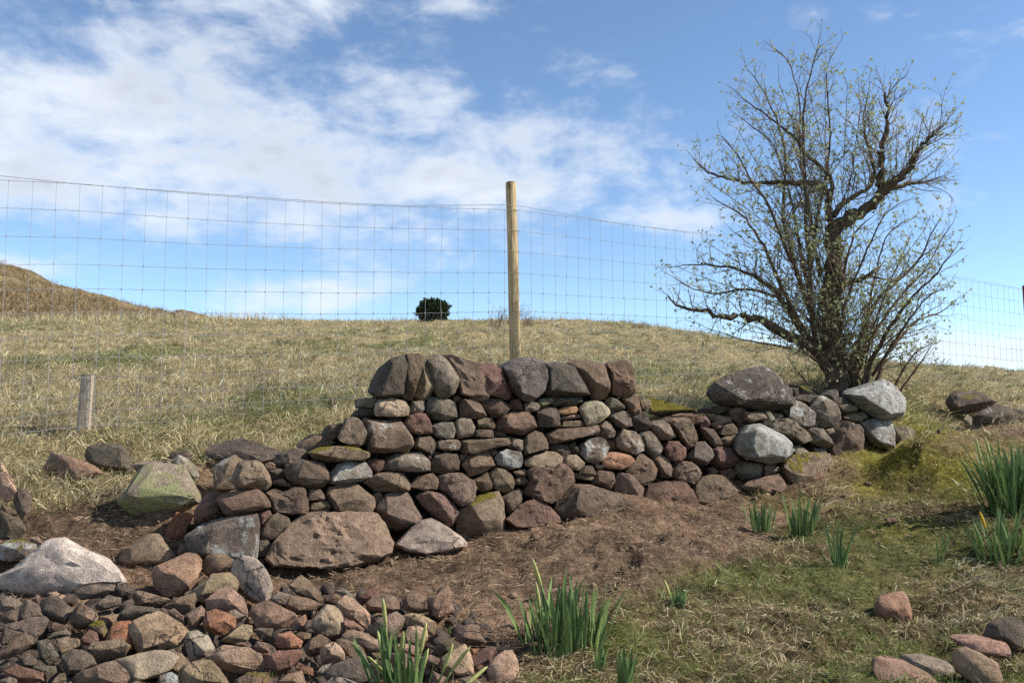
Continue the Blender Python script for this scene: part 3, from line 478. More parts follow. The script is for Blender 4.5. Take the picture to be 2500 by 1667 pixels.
# loose stones: crop | outline | colour | traits | depth in metres (or blank: on the pile) | label
LOOSE = '''F|-60 480 100 450 250 330 360 250 470 130 600 90 720 95 840 160 1000 240 1120 290 1220 390 1300 510 1200 560 900 600 700 650 400 670 200 640 0 610 -60 580|W|s5 l2|4.25|huge pale whitish boulder at the left edge behind the rubble
A|235 390 300 340 400 310 480 310 570 280 660 310 740 350 960 400 900 460 780 490 620 490 480 440 360 460 280 440|G|a3 l1 f1|5.75|long flat purplish grey slab in the grass behind the wall end
A|320 540 380 500 470 470 520 440 600 490 580 560 540 640 540 750 440 780 330 780|t|l6 a2|5.3|tan lichen-crusted rock just behind the left end of the wall
C|1490 500 1560 530 1700 570 1860 600 1980 640 1960 665 1800 660 1600 690 1520 660|d|m9 a2|7.0|dark wedge slab topped with yellow moss behind the wall
J|1110 300 1140 220 1210 185 1330 185 1440 225 1540 290 1500 330 1400 370 1250 395 1150 375|d|m4 l2 a2|8.2|mossy topped dark boulder lying at far right beyond the tree
J|1340 420 1420 360 1550 310 1660 340 1740 400 1720 470 1560 520 1420 510 1350 495|d|l4 k0 a2|7.85|grey lichen boulder leaning under the mossy topped one at far right
J|1250 440 1290 400 1330 430 1325 495 1270 490|g|l3 a2|7.68|small grey stone propped beneath the mossy topped far right boulder
J|1690 350 1790 330 1830 430 1730 450|g|l3 a2|7.9|grey rock cut by the right edge beside the far boulders
J|330 910 380 890 425 910 410 940 350 940|g|a2|6.75|small grey stone in the grass below the old wall end
J|380 985 450 980 460 1015 400 1020|d|a2|6.4|flat dark chip of stone in the grass below the old wall
J|430 875 460 850 488 885 450 895|g|a2|6.9|tiny grey pebble against the moss bank below the old wall
J|560 1310 610 1290 660 1300 675 1330 610 1345|r|s4|5.3|flat pinkish stone half sunk in the turf near small shoots
I|565 830 590 740 640 650 760 620 870 610 920 680 950 800 955 900 880 950 700 985 600 890|r|s6 a4|4.05|upright dark red stone standing alone on the grass at right
I|1710 1080 1760 960 1840 890 2010 885 2090 910 2150 990 2160 1230 1990 1210 1850 1140|d|m1 l1 a2|3.45|dark rounded boulder cut by the right edge behind the thin slab
I|1370 1100 1390 1050 1480 1060 1690 1080 1960 1180 2010 1285 1880 1255 1650 1245 1520 1165|r|s5 a3 f1|3.35|thin reddish slab lying in front of the dark right edge boulder
I|1390 1290 1440 1220 1530 1200 1680 1270 1850 1370 1900 1540 1850 1640 1700 1610 1560 1535 1420 1425|b|s6|3.08|smooth rounded brown stone at the lower right corner
I|830 1275 1060 1260 1200 1310 1360 1380 1510 1535 1400 1525 1160 1495 960 1380|g|s5 a3 f1|3.25|flat grey slab leaning on the brown block at lower right
I|550 1400 560 1320 660 1280 830 1300 970 1370 1160 1490 1240 1568 1200 1660 800 1660 650 1560 580 1480|p|s4 a4 f1|3.1|flat topped brown block at the bottom edge on the right
E|490 380 590 215 640 215 760 250 900 290 1060 360 1180 460 960 485 870 535 720 590 650 590 600 470|g|r3 l3 a4|5.55|angular grey slab with a rusty orange side in the left grass
E|950 270 990 140 1120 115 1340 110 1400 150 1470 280 1490 350 1480 425 1400 415 1120 390 1040 335|G|a4 l1|5.75|square grey brown block tilted in the grass beside the rusty slab
E|1350 760 1500 640 1560 450 1650 345 1750 340 2060 350 2110 500 2230 690 2220 760 2100 835 1830 890 1500 900|g|y8 a3|5.0|big block splashed with yellow-green lichen left of the wall
E|1920 310 2010 230 2110 270 2210 360 2240 470 2180 540 2100 500 2060 370 1960 340|g|l6 a2|5.35|pale crusted rock behind the yellow-green lichen block
E|1880 270 1950 200 2110 180 2140 240 2110 295 1960 285|d|a2|5.6|dark low stone peeking over the pale crusted rock at left
E|1490 345 1640 305 1920 300 1900 345 1700 360 1560 440|g|a2|5.3|thin grey slab edge behind the yellow-green lichen block
E|-40 400 0 330 30 330 70 470 150 540 180 640 140 740 70 770 10 700 -40 600|P|a2|4.75|pink upright stone cut by the left edge
E|170 620 240 610 320 640 350 720 340 860 290 910 250 960 200 890 150 740|G|a3|4.8|blue grey stone wedged beside the pink upright at the left edge
E|20 790 100 830 200 905 130 940 40 955 0 860|b|a2|4.6|small brown wedge under the pink upright at the left edge
E|-30 900 0 860 40 960 130 930 220 960 280 1040 290 1090 200 1175 60 1180 -30 1160|d|a2|4.55|dark brown rock at the left edge above the mossy lichen lump
E|-20 1250 130 1175 280 1195 400 1245 400 1300 300 1395 100 1420 -20 1390|g|l6 m4 a2|4.4|mossy lichen lump at the left edge above the white boulder
E|330 1165 430 1150 500 1245 400 1270|p|a2|4.45|small pink brown stone behind the white boulder's shoulder
E|1340 1405 1420 1280 1560 1200 1700 1120 1790 1130 1850 1230 1990 1390 1880 1450 1720 1480 1440 1470|b|a4 s4|4.55|brown pyramid shaped rock in the shade left of the wall foot
E|1850 1220 1900 1030 1980 890 2120 895 2170 930 2100 1060 2090 1180 2010 1235 1950 1265|O|s2|4.75|upright reddish orange stone against the left end of the wall
E|410 1025 450 1000 515 1020 490 1042 420 1042|P|a2|4.85|small pink pebble on the bare soil behind the white boulder
E|2000 1330 2030 1230 2100 1240 2120 1355 2020 1360|d|a2|4.5|small dark stone between brown pyramid rock and wall foot
F|780 620 860 575 930 550 1060 540 1190 545 1180 610 1040 680 940 690 840 690|g|a3||cracked grey slab leaning on the white boulder's foot
F|1195 590 1250 530 1330 520 1380 570 1375 640 1260 670 1200 640|d|a2||dark cube shaped stone at the white boulder's right foot
F|410 770 450 700 540 655 670 720 790 810 730 900 680 960 600 930 490 870 420 830|G|a4 s5||slate grey rectangular block lying below the white boulder
F|725 900 760 830 830 730 940 790 1000 840 1030 890 1000 950 860 980 790 990 740 950|t|a3||sandy tan block right of the slate grey rectangular block
F|180 890 220 770 270 700 390 740 400 790 480 880 300 900 200 940|g|a3||upright grey rock left of the slate grey rectangular block
F|0 690 60 660 190 690 225 740 160 810 40 830 -20 800|g|l2 a2||grey rock at the left edge just below the white boulder
F|1000 760 1050 700 1130 650 1250 680 1265 750 1080 800 1010 800|g|l2 a2||speckled grey stone below the dark cube shaped stone
F|1390 640 1440 600 1580 640 1790 710 1700 770 1500 760 1410 760|b|a2||long brown stone under the big pinkish rock by the wall foot
F|1230 860 1310 780 1450 760 1680 800 1600 840 1420 910 1250 920|d|a2||long dark stone just above the big pinkish flat faced rock
F|1040 870 1240 845 1180 950 1080 930|b|a2||small brown wedge between tan block and long dark stone
F|1320 1010 1400 920 1520 860 1650 825 1750 870 1880 960 1950 1030 1930 1090 1860 1190 1780 1180 1640 1230 1460 1270 1410 1180 1370 1110|P|a4 k-6||biggest flat faced pinkish rock on the left of the pile
F|1180 940 1370 920 1320 1010 1360 1110 1400 1200 1250 1290 1100 1300 1100 1150|O|a3 s4||dark red brown rock behind the biggest flat faced pinkish one
F|50 965 200 950 330 890 470 880 505 920 440 1040 350 1110 240 1050 100 1040 40 1020|g|y2 a3||flat topped greenish grey rock near the left edge of the pile
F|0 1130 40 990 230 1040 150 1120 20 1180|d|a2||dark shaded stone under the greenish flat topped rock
F|0 1220 120 1130 260 1040 340 1100 350 1160 260 1220 150 1290 0 1330 -30 1280|b|l2 a2||long brown stone pointing in from the left edge
F|380 1130 500 1110 620 1280 600 1330 500 1380 420 1320 400 1220|G|a4 s4||slate dark angular block right of the long left edge stone
F|490 1100 560 1040 690 1010 740 1060 640 1090 540 1110|g|a2||small grey flat stone above the slate dark angular block
F|580 1110 680 1090 820 1110 830 1170 730 1230 640 1270 600 1180|t|m3 a2||tan stone with mossy stain beside the slate dark block
F|860 1080 930 1010 1010 1040 1030 1130 970 1180 880 1170 840 1120|r|l2 a2||small purple pink stone left of the dark red brown rock
F|920 970 1000 920 1080 920 1120 1020 1080 1090 1000 1020|b|m6 l3 a2||moss capped small stone below the sandy tan block
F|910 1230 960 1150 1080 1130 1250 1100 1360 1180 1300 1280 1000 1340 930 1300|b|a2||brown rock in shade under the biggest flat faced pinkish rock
F|640 1280 740 1220 860 1230 960 1290 1000 1370 850 1450 700 1480 660 1400|g|l1 a2||grey brown rock with thin grass stalks across it
F|1180 1330 1400 1270 1600 1240 1780 1260 1870 1300 1780 1420 1600 1470 1440 1530 1330 1460 1240 1390|T|a4 s3 k-5 f1||broad tan slab catching the sun near the bottom left
G|300 1250 400 1270 480 1350 400 1400 370 1500 300 1440 270 1340|t|m2 k4 a2||mottled tan stone tucked under the broad sunlit slab's right end
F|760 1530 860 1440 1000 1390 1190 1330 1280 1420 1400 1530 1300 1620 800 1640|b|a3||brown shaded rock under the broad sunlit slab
F|50 1440 160 1380 290 1420 440 1460 440 1540 300 1570 170 1560 60 1510|r|a3||purple pink rock with orange side near the bottom left corner
F|350 1400 450 1380 580 1390 590 1450 480 1540 440 1460|d|l4 a2||white speckled dark stone beside the purple pink corner rock
F|0 1540 100 1500 170 1530 180 1620 -20 1630|g|a2||grey stone in the very bottom left corner
F|1660 1490 1790 1450 1850 1500 1860 1620 1640 1630|g|l6 a2||speckled light grey stone at the bottom edge under the sunlit slab
F|540 1560 620 1470 680 1460 700 1620 520 1630|b|m2 a2||brown mossy stone at the bottom edge near the left corner
F|500 1000 550 930 700 970 690 1010 560 1040|b|a2||small brown stone under the slate grey rectangular block
F|330 690 390 640 430 680 400 740 350 730|p|a2||small pink chip at the white boulder's lower left
F|500 630 590 610 680 660 640 700 540 670|P|a2||flat pink chip resting at the white boulder's foot
G|260 820 320 790 420 870 430 950 350 940|p|a2||small pink stone behind the biggest flat faced pinkish rock
F|0 850 130 800 190 830 170 930 50 940 0 920|d|l2 a2||dark stone at the left edge beside the upright grey rock
F|180 1300 300 1250 390 1330 380 1400 250 1410|d|m2 a2||dark mossy stone in the gap below the long left edge stone
F|0 1400 90 1350 110 1380 40 1450 0 1470|d|a2||small dark stone at the left edge above the corner
G|90 450 120 370 210 340 350 280 450 215 540 220 605 280 600 360 560 500 480 600 380 660 240 660 130 560|P|a3||big pinkish rock with a ragged right edge by the wall foot
G|625 340 660 250 740 225 850 235 950 290 920 340 800 410 700 450 650 420|p|s5||round pinkish stone against the lichen boulder of the wall
G|945 310 980 270 1080 260 1180 310 1260 400 1310 500 1340 570 1310 680 1250 720 1150 690 1050 620 980 520 930 430|L|s7 a4||smooth grey pink broken rock with a scooped hollow side
G|500 620 600 530 720 440 830 430 890 420 960 480 990 540 970 600 850 570 740 640 640 720 560 700|t|a3||olive tan ridge shaped rock left of the scooped broken rock
G|210 770 340 690 540 625 555 700 520 790 440 840 350 780|b|a2||brown pointed stone below the big ragged pinkish rock
G|660 700 760 620 850 565 960 600 1050 700 1085 800 1080 870 960 800 820 770 670 790|p|a3||peaked pinkish rock below the olive tan ridge rock
G|620 930 660 820 760 800 880 840 960 900 950 990 850 1060 740 1050 650 1010|o|a2||knobbly orange brown lump below the peaked pinkish rock
G|460 860 540 800 600 760 645 810 610 920 540 1020 470 990|p|a2||narrow pink stone left of the knobbly orange lump
G|895 820 960 800 1060 870 1010 930 930 900|g|k4 a2||small grey stone behind the knobbly orange lump
G|1100 840 1200 730 1300 710 1420 760 1560 840 1600 880 1530 930 1520 990 1380 1020 1200 990 1170 900|p|m3 a3||pinkish rock with mossy lower corner right of the peaked one
G|1520 560 1580 490 1650 450 1740 510 1830 620 1880 690 1840 740 1700 680 1600 640|b|a3||brown pyramid stone at the back edge of the pile on bare soil
G|1480 760 1530 660 1700 680 1860 740 1790 800 1620 850 1540 810|p|k-3 a2||pinkish stone in front of the brown pyramid at the pile's back edge
G|1310 700 1400 610 1540 650 1480 740 1400 750|g|a2||small grey block right of the scooped broken rock
G|1530 960 1600 900 1690 850 1710 920 1680 990 1560 1020|r|a3||thin reddish wedge standing left of the rounded tan stone
G|815 1120 920 1040 1030 960 1130 970 1140 1040 1080 1130 950 1150|t|a3||grey tan stone below and right of the knobbly orange lump
G|430 1100 470 1030 560 1020 680 1080 750 1210 640 1290 500 1340 450 1210|L|s6 a3||smooth grey stone with a pink edge right of the flat faced rock
G|640 1290 740 1230 830 1175 960 1190 1100 1220 1220 1280 1280 1370 1220 1430 1000 1460 860 1430 770 1350|P|a3||large sunlit pinkish rock in the middle of the pile's front
G|1255 1270 1420 1230 1640 1215 1660 1260 1600 1350 1540 1420 1400 1470 1280 1400|r|a3||mauve grey rock behind the tiny grass shoot
G|1370 1150 1400 1060 1540 1030 1600 1080 1660 1130 1640 1200 1540 1210 1420 1200|o|l1 a2||yellowish orange crumbly stone above the mauve grey rock
G|1590 1060 1640 1030 1750 1050 1740 1100 1670 1120|b|a2||small brown stone right of the yellowish orange crumbly one
G|1670 1190 1760 1110 1850 1060 1930 1110 1920 1180 1800 1260 1700 1260|b|a2||brown speckled stone below the rounded tan stone
G|1150 1010 1220 990 1350 1000 1330 1080 1220 1110|d|a2||dark shaded stone under the pinkish rock with mossy corner
G|370 1440 430 1380 540 1340 700 1330 780 1400 860 1510 920 1620 380 1630|t|a3||broad brown rock at the bottom edge left of centre pile
G|960 1530 1100 1470 1270 1460 1340 1540 1330 1630 960 1640|b|m4 a2||moss flecked rock at the bottom edge beside the tiny grass shoot
G|1580 1410 1620 1350 1770 1420 1770 1490 1660 1470|o|a2||orange brown flat stone right of the mauve grey rock
G|1400 1560 1500 1480 1650 1440 1700 1620 1400 1640|b|m2 a2||olive brown rock at the bottom edge below the orange flat stone
G|1150 1190 1190 1130 1300 1150 1320 1250 1220 1260|b|a2||small brown stone left of the yellowish orange crumbly one
G|950 1160 1040 1140 1140 1190 1080 1215|r|a2||thin mauve chip behind the large sunlit pinkish rock
H|60 740 140 650 210 590 290 600 360 690 395 800 390 870 330 910 220 930 100 880 50 820|T|s4||rounded tan stone with smooth top near the pile's middle
H|320 560 400 490 480 510 560 590 650 680 650 790 600 810 480 750 380 690 340 620|P|a2||oblong pink stone right of the rounded tan stone
H|620 560 690 480 800 470 900 490 970 550 980 620 920 660 780 660 660 650 630 610|p|a3||broad pinkish rock at the back edge behind the tallest daffodil bud
H|510 520 600 460 700 400 770 440 720 490 600 560 560 570|r|k5 a2||reddish rock peak behind the broad pinkish back edge rock
H|990 540 1040 490 1150 460 1210 490 1250 580 1255 650 1150 670 1030 640|b|a3||dark square stone with a hollow face at the pile's back edge
H|1250 530 1350 490 1420 440 1470 400 1500 440 1525 640 1440 700 1370 730 1270 660|p|a2||shark fin shaped pink stone at the pile's right back edge
H|620 850 720 760 830 720 930 655 1010 720 1000 800 920 900 850 980 740 930 650 880|p|a2||brown pink rock behind the yellow daffodil buds
H|1000 690 1100 670 1210 690 1280 760 1340 780 1320 900 1250 870 1200 800 1050 800|t|a2 k3||flat tan stone below the dark square hollow stone
H|1010 900 1060 820 1150 800 1250 850 1250 940 1180 1010 1050 980|P|s3||rounded speckled stone in front of the flat tan one
H|380 740 480 750 590 830 580 870 450 850 390 800|r|a2||dark reddish sliver below the oblong pink stone
H|370 900 430 845 490 840 560 880 640 880 730 950 780 1060 660 1040 520 970 400 930|P|a3 f1||long slanting pink slab above its darker parallel twin
H|285 935 400 950 500 980 590 1060 630 1150 560 1160 450 1110 350 1010|p|a3 f1||darker slanting slab below the long pink one
H|140 1100 170 1010 270 965 340 1010 390 1090 380 1160 260 1200 150 1170|t|a3 s4||tan square block left of the slanting slabs
H|0 1090 30 960 130 885 220 970 170 1030 130 1090 40 1120|b|a2||brown mossy tinted stone under the rounded tan stone
H|180 1290 260 1210 380 1170 500 1130 600 1180 640 1250 650 1390 500 1430 300 1390 200 1340|G|a3||dark mauve grey rock at the bottom left of the daffodil buds
H|90 1290 150 1220 250 1190 220 1240 150 1310|L|a2||thin pale sliver left of the dark mauve grey rock
H|180 1420 260 1335 400 1350 540 1410 500 1450 250 1450|L|s3||pale grey stone at the bottom edge under the dark mauve rock
H|1545 900 1570 840 1660 790 1770 770 1830 890 1855 970 1800 990 1640 990 1560 960|P|a3||sunlit pink stone on the soil between the two daffodil clumps
H|1320 1080 1370 970 1470 940 1560 970 1610 1010 1450 1090 1380 1110|b|a2||brown stone with dark spot behind the large flat pink rock
H|1390 1150 1500 1060 1640 990 1700 1090 1745 1310 1600 1340 1480 1340 1400 1270|p|a3 s4||large flat sided pink rock right of the daffodil buds
H|1720 1150 1830 1040 1970 1030 1940 1130 1900 1200 1870 1290 1760 1310|r|a2||ridged reddish stone between flat pink rock and end stone
H|1890 1220 1970 1130 2060 1075 2130 1070 2190 1170 2205 1330 2200 1440 1960 1440 1900 1330|P|s3||bright pink rounded stone ending the pile at bottom centre
H|1160 1130 1290 1100 1380 1150 1420 1220 1400 1255 1300 1230 1200 1190|p|a2||pink angular stone directly behind the daffodil stems
H|930 1000 1000 980 1200 1030 1180 1110 1080 1120 960 1050|P|a2||flat pink stone partly hidden behind the daffodil leaf tips
H|1700 1040 1810 1035 1740 1100 1700 1110|o|a2||small orange chip behind the ridged reddish stone
H|670 1080 780 1080 790 1160 700 1150|b|a2||small brown stone under the long slanting pink slab
H|640 1200 720 1150 740 1260 660 1270|g|a2||small grey stone right of the dark mauve grey rock
H|1610 1350 1700 1325 1820 1390 1800 1440 1620 1440|g|a2||grey stone at the bottom edge under the bent daffodil bud
H|870 1090 1000 1080 1060 1150 1330 1230 1300 1310 1050 1290 880 1200|r|k3 a2||reddish rock behind the dense base of the budding daffodils
H|1310 1270 1450 1340 1400 1430 1310 1430|p|a2||small pink stone at the bottom edge right of the budding daffodils
H|170 490 300 460 370 500 300 570 180 560|b|k4 a2||brown stone behind the oblong pink stone
H|300 430 400 420 510 500 440 510 360 490|L|k4 a2||pale sunlit flake at the pile's back edge'''
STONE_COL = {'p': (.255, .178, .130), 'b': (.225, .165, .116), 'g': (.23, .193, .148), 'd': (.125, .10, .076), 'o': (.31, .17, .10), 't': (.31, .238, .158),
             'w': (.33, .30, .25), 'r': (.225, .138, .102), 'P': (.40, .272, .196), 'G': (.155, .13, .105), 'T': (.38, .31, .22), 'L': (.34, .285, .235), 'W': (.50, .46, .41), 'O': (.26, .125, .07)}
# ---------------------------------------------------------------- terrain height field fitted through points of known place
WALL_U = [300, 440, 600, 850, 1300, 1560, 1800, 2050, 2200, 2500]
WALL_D = [4.35, 4.5, 4.62, 4.88, 5.5, 5.95, 6.45, 7.1, 7.55, 8.4]
def wall_d(u): return np.interp(u, WALL_U, WALL_D)
RIDGE = [(-500, 770), (-200, 780), (0, 786), (250, 784), (500, 781), (700, 787), (850, 790), (1000, 789), (1100, 787), (1250, 789), (1400, 787), (1500, 794), (1600, 805), (1700, 817), (1800, 835),
         (1900, 852), (2000, 867), (2150, 887), (2300, 899), (2420, 907), (2500, 917), (2700, 940), (3000, 970)]
CP = [(-300, 1667, 3.2), (0, 1667, 3.35), (300, 1667, 3.35), (600, 1667, 3.35), (900, 1667, 3.3), (1250, 1667, 3.05), (1700, 1667, 3.05), (2100, 1667, 3.05), (2500, 1667, 3.1), (2900, 1667, 3.1),
      (1350, 1610, 3.3), (1000, 1560, 3.75), (600, 1560, 3.85), (200, 1560, 3.8), (2190, 1525, 3.95), (1700, 1470, 4.05), (2450, 1480, 4.05),
      (900, 1440, 4.35), (600, 1450, 4.3), (250, 1440, 4.3), (1150, 1410, 4.55), (1400, 1345, 4.95), (1500, 1400, 4.5), (1750, 1330, 5.0), (2050, 1390, 4.6), (2300, 1345, 4.9),
      (1300, 1290, 5.45), (850, 1395, 4.72), (620, 1410, 4.5), (1080, 1335, 5.1), (1700, 1225, 6.15), (1900, 1175, 6.7), (2150, 1118, 7.3), (2000, 1170, 6.65), (2070, 1152, 6.75), (1800, 1222, 6.25), (2050, 1250, 5.8), (2400, 1250, 5.4), (2460, 1335, 4.9),
      (2300, 1070, 7.4), (2480, 1120, 6.6), (2450, 1015, 8.5), (2330, 1030, 8.3), (2800, 1060, 8.5),
      (400, 1370, 4.55), (200, 1340, 4.6), (0, 1380, 4.4), (200, 1270, 4.95), (30, 1250, 4.95), (430, 1260, 4.9), (100, 1190, 5.5), (300, 1180, 5.5), (-200, 1200, 5.2), (500, 1150, 5.6), (200, 1075, 6.4), (-200, 1100, 5.7),
      (650, 1075, 6.4), (850, 1040, 6.8), (1250, 1000, 8.0), (1600, 990, 8.2), (1000, 1035, 6.9), (1400, 1015, 7.3), (1650, 1010, 7.2), (1850, 985, 8.0), (2050, 972, 7.7), (2200, 990, 8.2),
      (2050, 940, 10.5), (2450, 953, 12.8), (2800, 985, 13), (400, 1000, 7.6), (-200, 1010, 7.2), (0, 1000, 7.4),
      (0, 900, 12), (600, 900, 12), (1250, 915, 12), (1700, 935, 12), (-500, 910, 12), (0, 845, 18), (600, 845, 18), (1250, 850, 18), (1800, 888, 18), (2400, 928, 19), (3000, 985, 19), (-500, 850, 18)]
for u, v in RIDGE:
    rd = np.interp(u, [0, 1400, 2500], [37, 36, 27])
    CP.append((u, v + 2, rd)); CP.append((u, v + 5, rd * 1.09)); CP.append((u, v + 24, rd * 1.3)); CP.append((u, v + 7, rd * .86))
cp = np.array(CP); CPW = P(cp[:, 0], cp[:, 1], cp[:, 2])
def qmap(X, Y):
    Yc = np.maximum(Y, 1.2); return np.stack([X / (Yc + .6) * 2.2, np.log(Yc)], -1)
pq = [qmap(CPW[:, 0], CPW[:, 1])]; pz = [CPW[:, 2]]
ext = []
for s in (-2.0, -1.2, -.6, 0, .6, 1.2, 2.0):
    ext += [(s * 1.9, 1.3, .02), (s * 2.6, 2.2, .06), (s * 62, 60, 1.5), (s * 205, 200, -4), (s * 420, 420, -10)]
    if abs(s) > 1: ext += [(s * 5, 5, .45 - .08 * s), (s * 9, 9, 1.1 - .1 * s), (s * 20, 20, 2.0 - .4 * s), (s * 35, 35, 3.2 - .8 * s)]
ext = np.array(ext); pq.append(qmap(ext[:, 0], ext[:, 1])); pz.append(ext[:, 2])
pq = np.concatenate(pq); pz = np.concatenate(pz)
def tps(r2): return np.where(r2 > 1e-12, r2 * np.log(r2 + 1e-12), 0)
_n = len(pq); _D = ((pq[:, None] - pq[None]) ** 2).sum(-1)
_A = np.zeros((_n + 3, _n + 3)); _A[:_n, :_n] = tps(_D) + np.eye(_n) * .004; _A[:_n, _n] = 1; _A[:_n, _n + 1:] = pq; _A[_n:, :_n] = _A[:_n, _n:].T
_w = np.linalg.solve(_A, np.concatenate([pz, [0, 0, 0]]))
def base_z(X, Y):
    X = np.asarray(X, float); Y = np.asarray(Y, float); q = qmap(X, Y).reshape(-1, 2); out = np.empty(len(q))
    for k in range(0, len(q), 40000):
        b = q[k:k + 40000]; d = ((b[:, None] - pq[None]) ** 2).sum(-1)
        out[k:k + 40000] = tps(d) @ _w[:_n] + _w[_n] + b @ _w[_n + 1:]
    return out.reshape(X.shape)
HUMPS = [(2240, 1150, 6.65, .28, .22), (2330, 1130, 6.8, .4, .13), (1480, 1370, 4.7, .34, .09), (1250, 1330, 5.1, .40, .04), (2390, 1440, 4.2, .26, .06), (1620, 1350, 4.9, .3, .05)]
HUMPW = [(P(u, v, np.array(d)), r, h) for u, v, d, r, h in HUMPS]
def relief(X, Y):
    hump = sum(h * np.exp(-(((X - c[0]) / r) ** 2 + ((Y - c[1]) / r) ** 2)) for c, r, h in HUMPW)
    return hump + relief0(X, Y)
def relief0(X, Y):
    far = sst(Y, 6, 11)
    near = .026 * n2(X, Y, 2.6, 3) + .040 * (.4 - np.abs(n2(X, Y, 5.5, 5))) + .018 * n2(X, Y, 17.0, 6)
    lump = np.abs(n2(X, Y, 1.15, 8)) * .16 + .05 * n2(X, Y, 3.1, 9)
    return near * (1 - far) + (lump * .9 + .02) * far * (1 - .5 * sst(Y, 40, 60))
def gz(X, Y): return base_z(X, Y) + relief(np.asarray(X, float), np.asarray(Y, float))
def hit(u, v, dmin=2.5, dmax=60):
    """depth at which the sight line through a photo point meets the ground"""
    ds = np.exp(np.linspace(math.log(dmin), math.log(dmax), 160)); p = P(np.full(160, u), np.full(160, v), ds)
    below = np.nonzero(p[:, 2] < base_z(p[:, 0], p[:, 1]))[0]
    if len(below) == 0: return dmax
    i = below[0]
    return float(ds[i] if i == 0 else .5 * (ds[i] + ds[i - 1]))
FIELD_V = ([-400, 0, 150, 300, 430, 600, 850, 1300, 1700, 2000, 2150, 2300, 2500, 3000], [1230, 1230, 1235, 1225, 1150, 1110, 1070, 1030, 1025, 1010, 1025, 1040, 1055, 1080])
SOIL_V = ([-400, 1200, 1300, 1400, 1600, 1800, 1950, 2080, 2120, 3000], [1900, 1700, 1600, 1520, 1440, 1370, 1290, 1190, 1100, 1060])
MOSS = [(2250, 1055, 110, 30, .8), (2205, 1120, 120, 50, 1.1), (2330, 1150, 90, 45, 1.0), (2130, 1190, 90, 30, .5), (2200, 1290, 70, 30, .35), (1960, 1230, 110, 25, .35), (1790, 1010, 60, 20, .8), (2400, 1105, 90, 30, .6)]
def zones(X, Y, Z):
    u, v, d = proj(np.stack([X, Y, Z], -1).reshape(-1, 3)); u = u.reshape(X.shape); v = v.reshape(X.shape)
    wob = n2(X, Y, 1.8, 21) * 28 + n2(X, Y, 6, 22) * 10
    fv = np.interp(u, *FIELD_V); sv = np.interp(u, *SOIL_V)
    field = sst(fv - v + wob * .8, -14, 16)
    field = np.where(Y < 3.0, 0, field)
    grass = sst(v - sv + wob * 1.6, -40, 55) * (1 - field)
    moss = np.zeros_like(u)
    for (a, b, su, sv_, w_) in MOSS: moss = np.maximum(moss, w_ * np.exp(-((u - a) / su) ** 2 - ((v - b) / sv_) ** 2))
    moss = np.clip(moss * 1.3 + wob * .008, 0, 1) * (moss > .05)
    return u, v, field, grass, moss
C_SOIL = np.array((.285, .195, .13)); C_STRAW = np.array((.39, .32, .17)); C_GREEN = np.array((.17, .19, .06)); C_MOSS = np.array((.33, .30, .04)); C_TURF = np.array((.16, .125, .06))
def ground_albedo(X, Y, Z):
    u, v, field, grass, moss = zones(X, Y, Z)
    g = sst(n2(X, Y, .55, 31) + .6 * n2(X, Y, 2.2, 32), .15, .8)[..., None]
    fcol = C_STRAW * (1 - .75 * g) + C_GREEN * .75 * g
    g2 = sst(n2(X, Y, 2.0, 33), -.2, .6)[..., None]
    tcol = C_TURF * (1 - .6 * g2) + C_GREEN * .55 * g2
    damp = (1 - .38 * sst(n2(X, Y, 1.7, 36) + .7 * n2(X, Y, 6.0, 37), -.1, .7))[..., None]
    c = C_SOIL * damp * (1 - field - grass)[..., None] + fcol * field[..., None] + tcol * grass[..., None]
    m = moss[..., None]; c = c * (1 - .7 * m) + C_MOSS * .7 * m
    return np.clip(c, .01, 1)
# one sheet, finer near the camera
_yy = np.concatenate([np.linspace(-3, 2.4, 16), np.exp(np.linspace(math.log(2.45), math.log(8.6), 225)), np.exp(np.linspace(math.log(8.7), math.log(420), 120))]); _ny, _nx = len(_yy), 420
_ss = np.linspace(-1, 1, _nx); _ss = np.sign(_ss) * (np.abs(_ss) * .55 + .45 * np.abs(_ss) ** 3)
_Y = np.repeat(_yy[:, None], _nx, 1); _X = _ss[None] * (np.maximum(_Y, 0) * 1.5 + 3.2)
_Z = gz(_X, _Y)
_idx = np.arange(_ny * _nx).reshape(_ny, _nx)
_q = np.stack([_idx[:-1, :-1], _idx[:-1, 1:], _idx[1:, 1:], _idx[1:, :-1]], -1).reshape(-1, 4)
_alb = ground_albedo(_X, _Y, _Z)
me = fast_mesh('ground', np.stack([_X, _Y, _Z], -1).reshape(-1, 3), _q.ravel(), np.arange(len(_q)) * 4, np.full(len(_q), 4), _alb.reshape(-1, 3), True)
tag(link('ground', me, M_GROUND), 'grassy moor ground rising from bare soil to a field ridge', 'ground', kind='structure')
# far hill on the left
HU = [-900, -500, -200, 0, 64, 118, 179, 239, 287, 338, 399, 440, 480, 540, 640]; HV = [560, 585, 612, 639, 661, 689, 708, 722, 735, 749, 757, 768, 777, 790, 810]
_hu = np.linspace(-900, 640, 260); _hv = np.interp(_hu, HU, HV) + n2(_hu, _hu * 0, .035, 41) * 3
_ht = np.linspace(0, 1, 90)
hp = []
for t in _ht:
    vv = _hv + (840 - _hv) * t; dd = 92 - 52 * t ** .8
    hp.append(P(_hu, vv, np.full(len(_hu), dd)))
for k in (1, 2, 3): hp.insert(0, hp[0 if k == 1 else 0] + np.array([0, 18.0, -2.5 * k]))
hp = np.array(hp); hz = fbm(hp.reshape(-1, 3) * .22, 43, 4).reshape(hp.shape[:2]) * .8
hp[..., 2] += hz * np.concatenate([np.zeros(3), np.clip(_ht * 6, .35, 1)])[:, None]
_i = np.arange(hp.shape[0] * hp.shape[1]).reshape(hp.shape[:2])
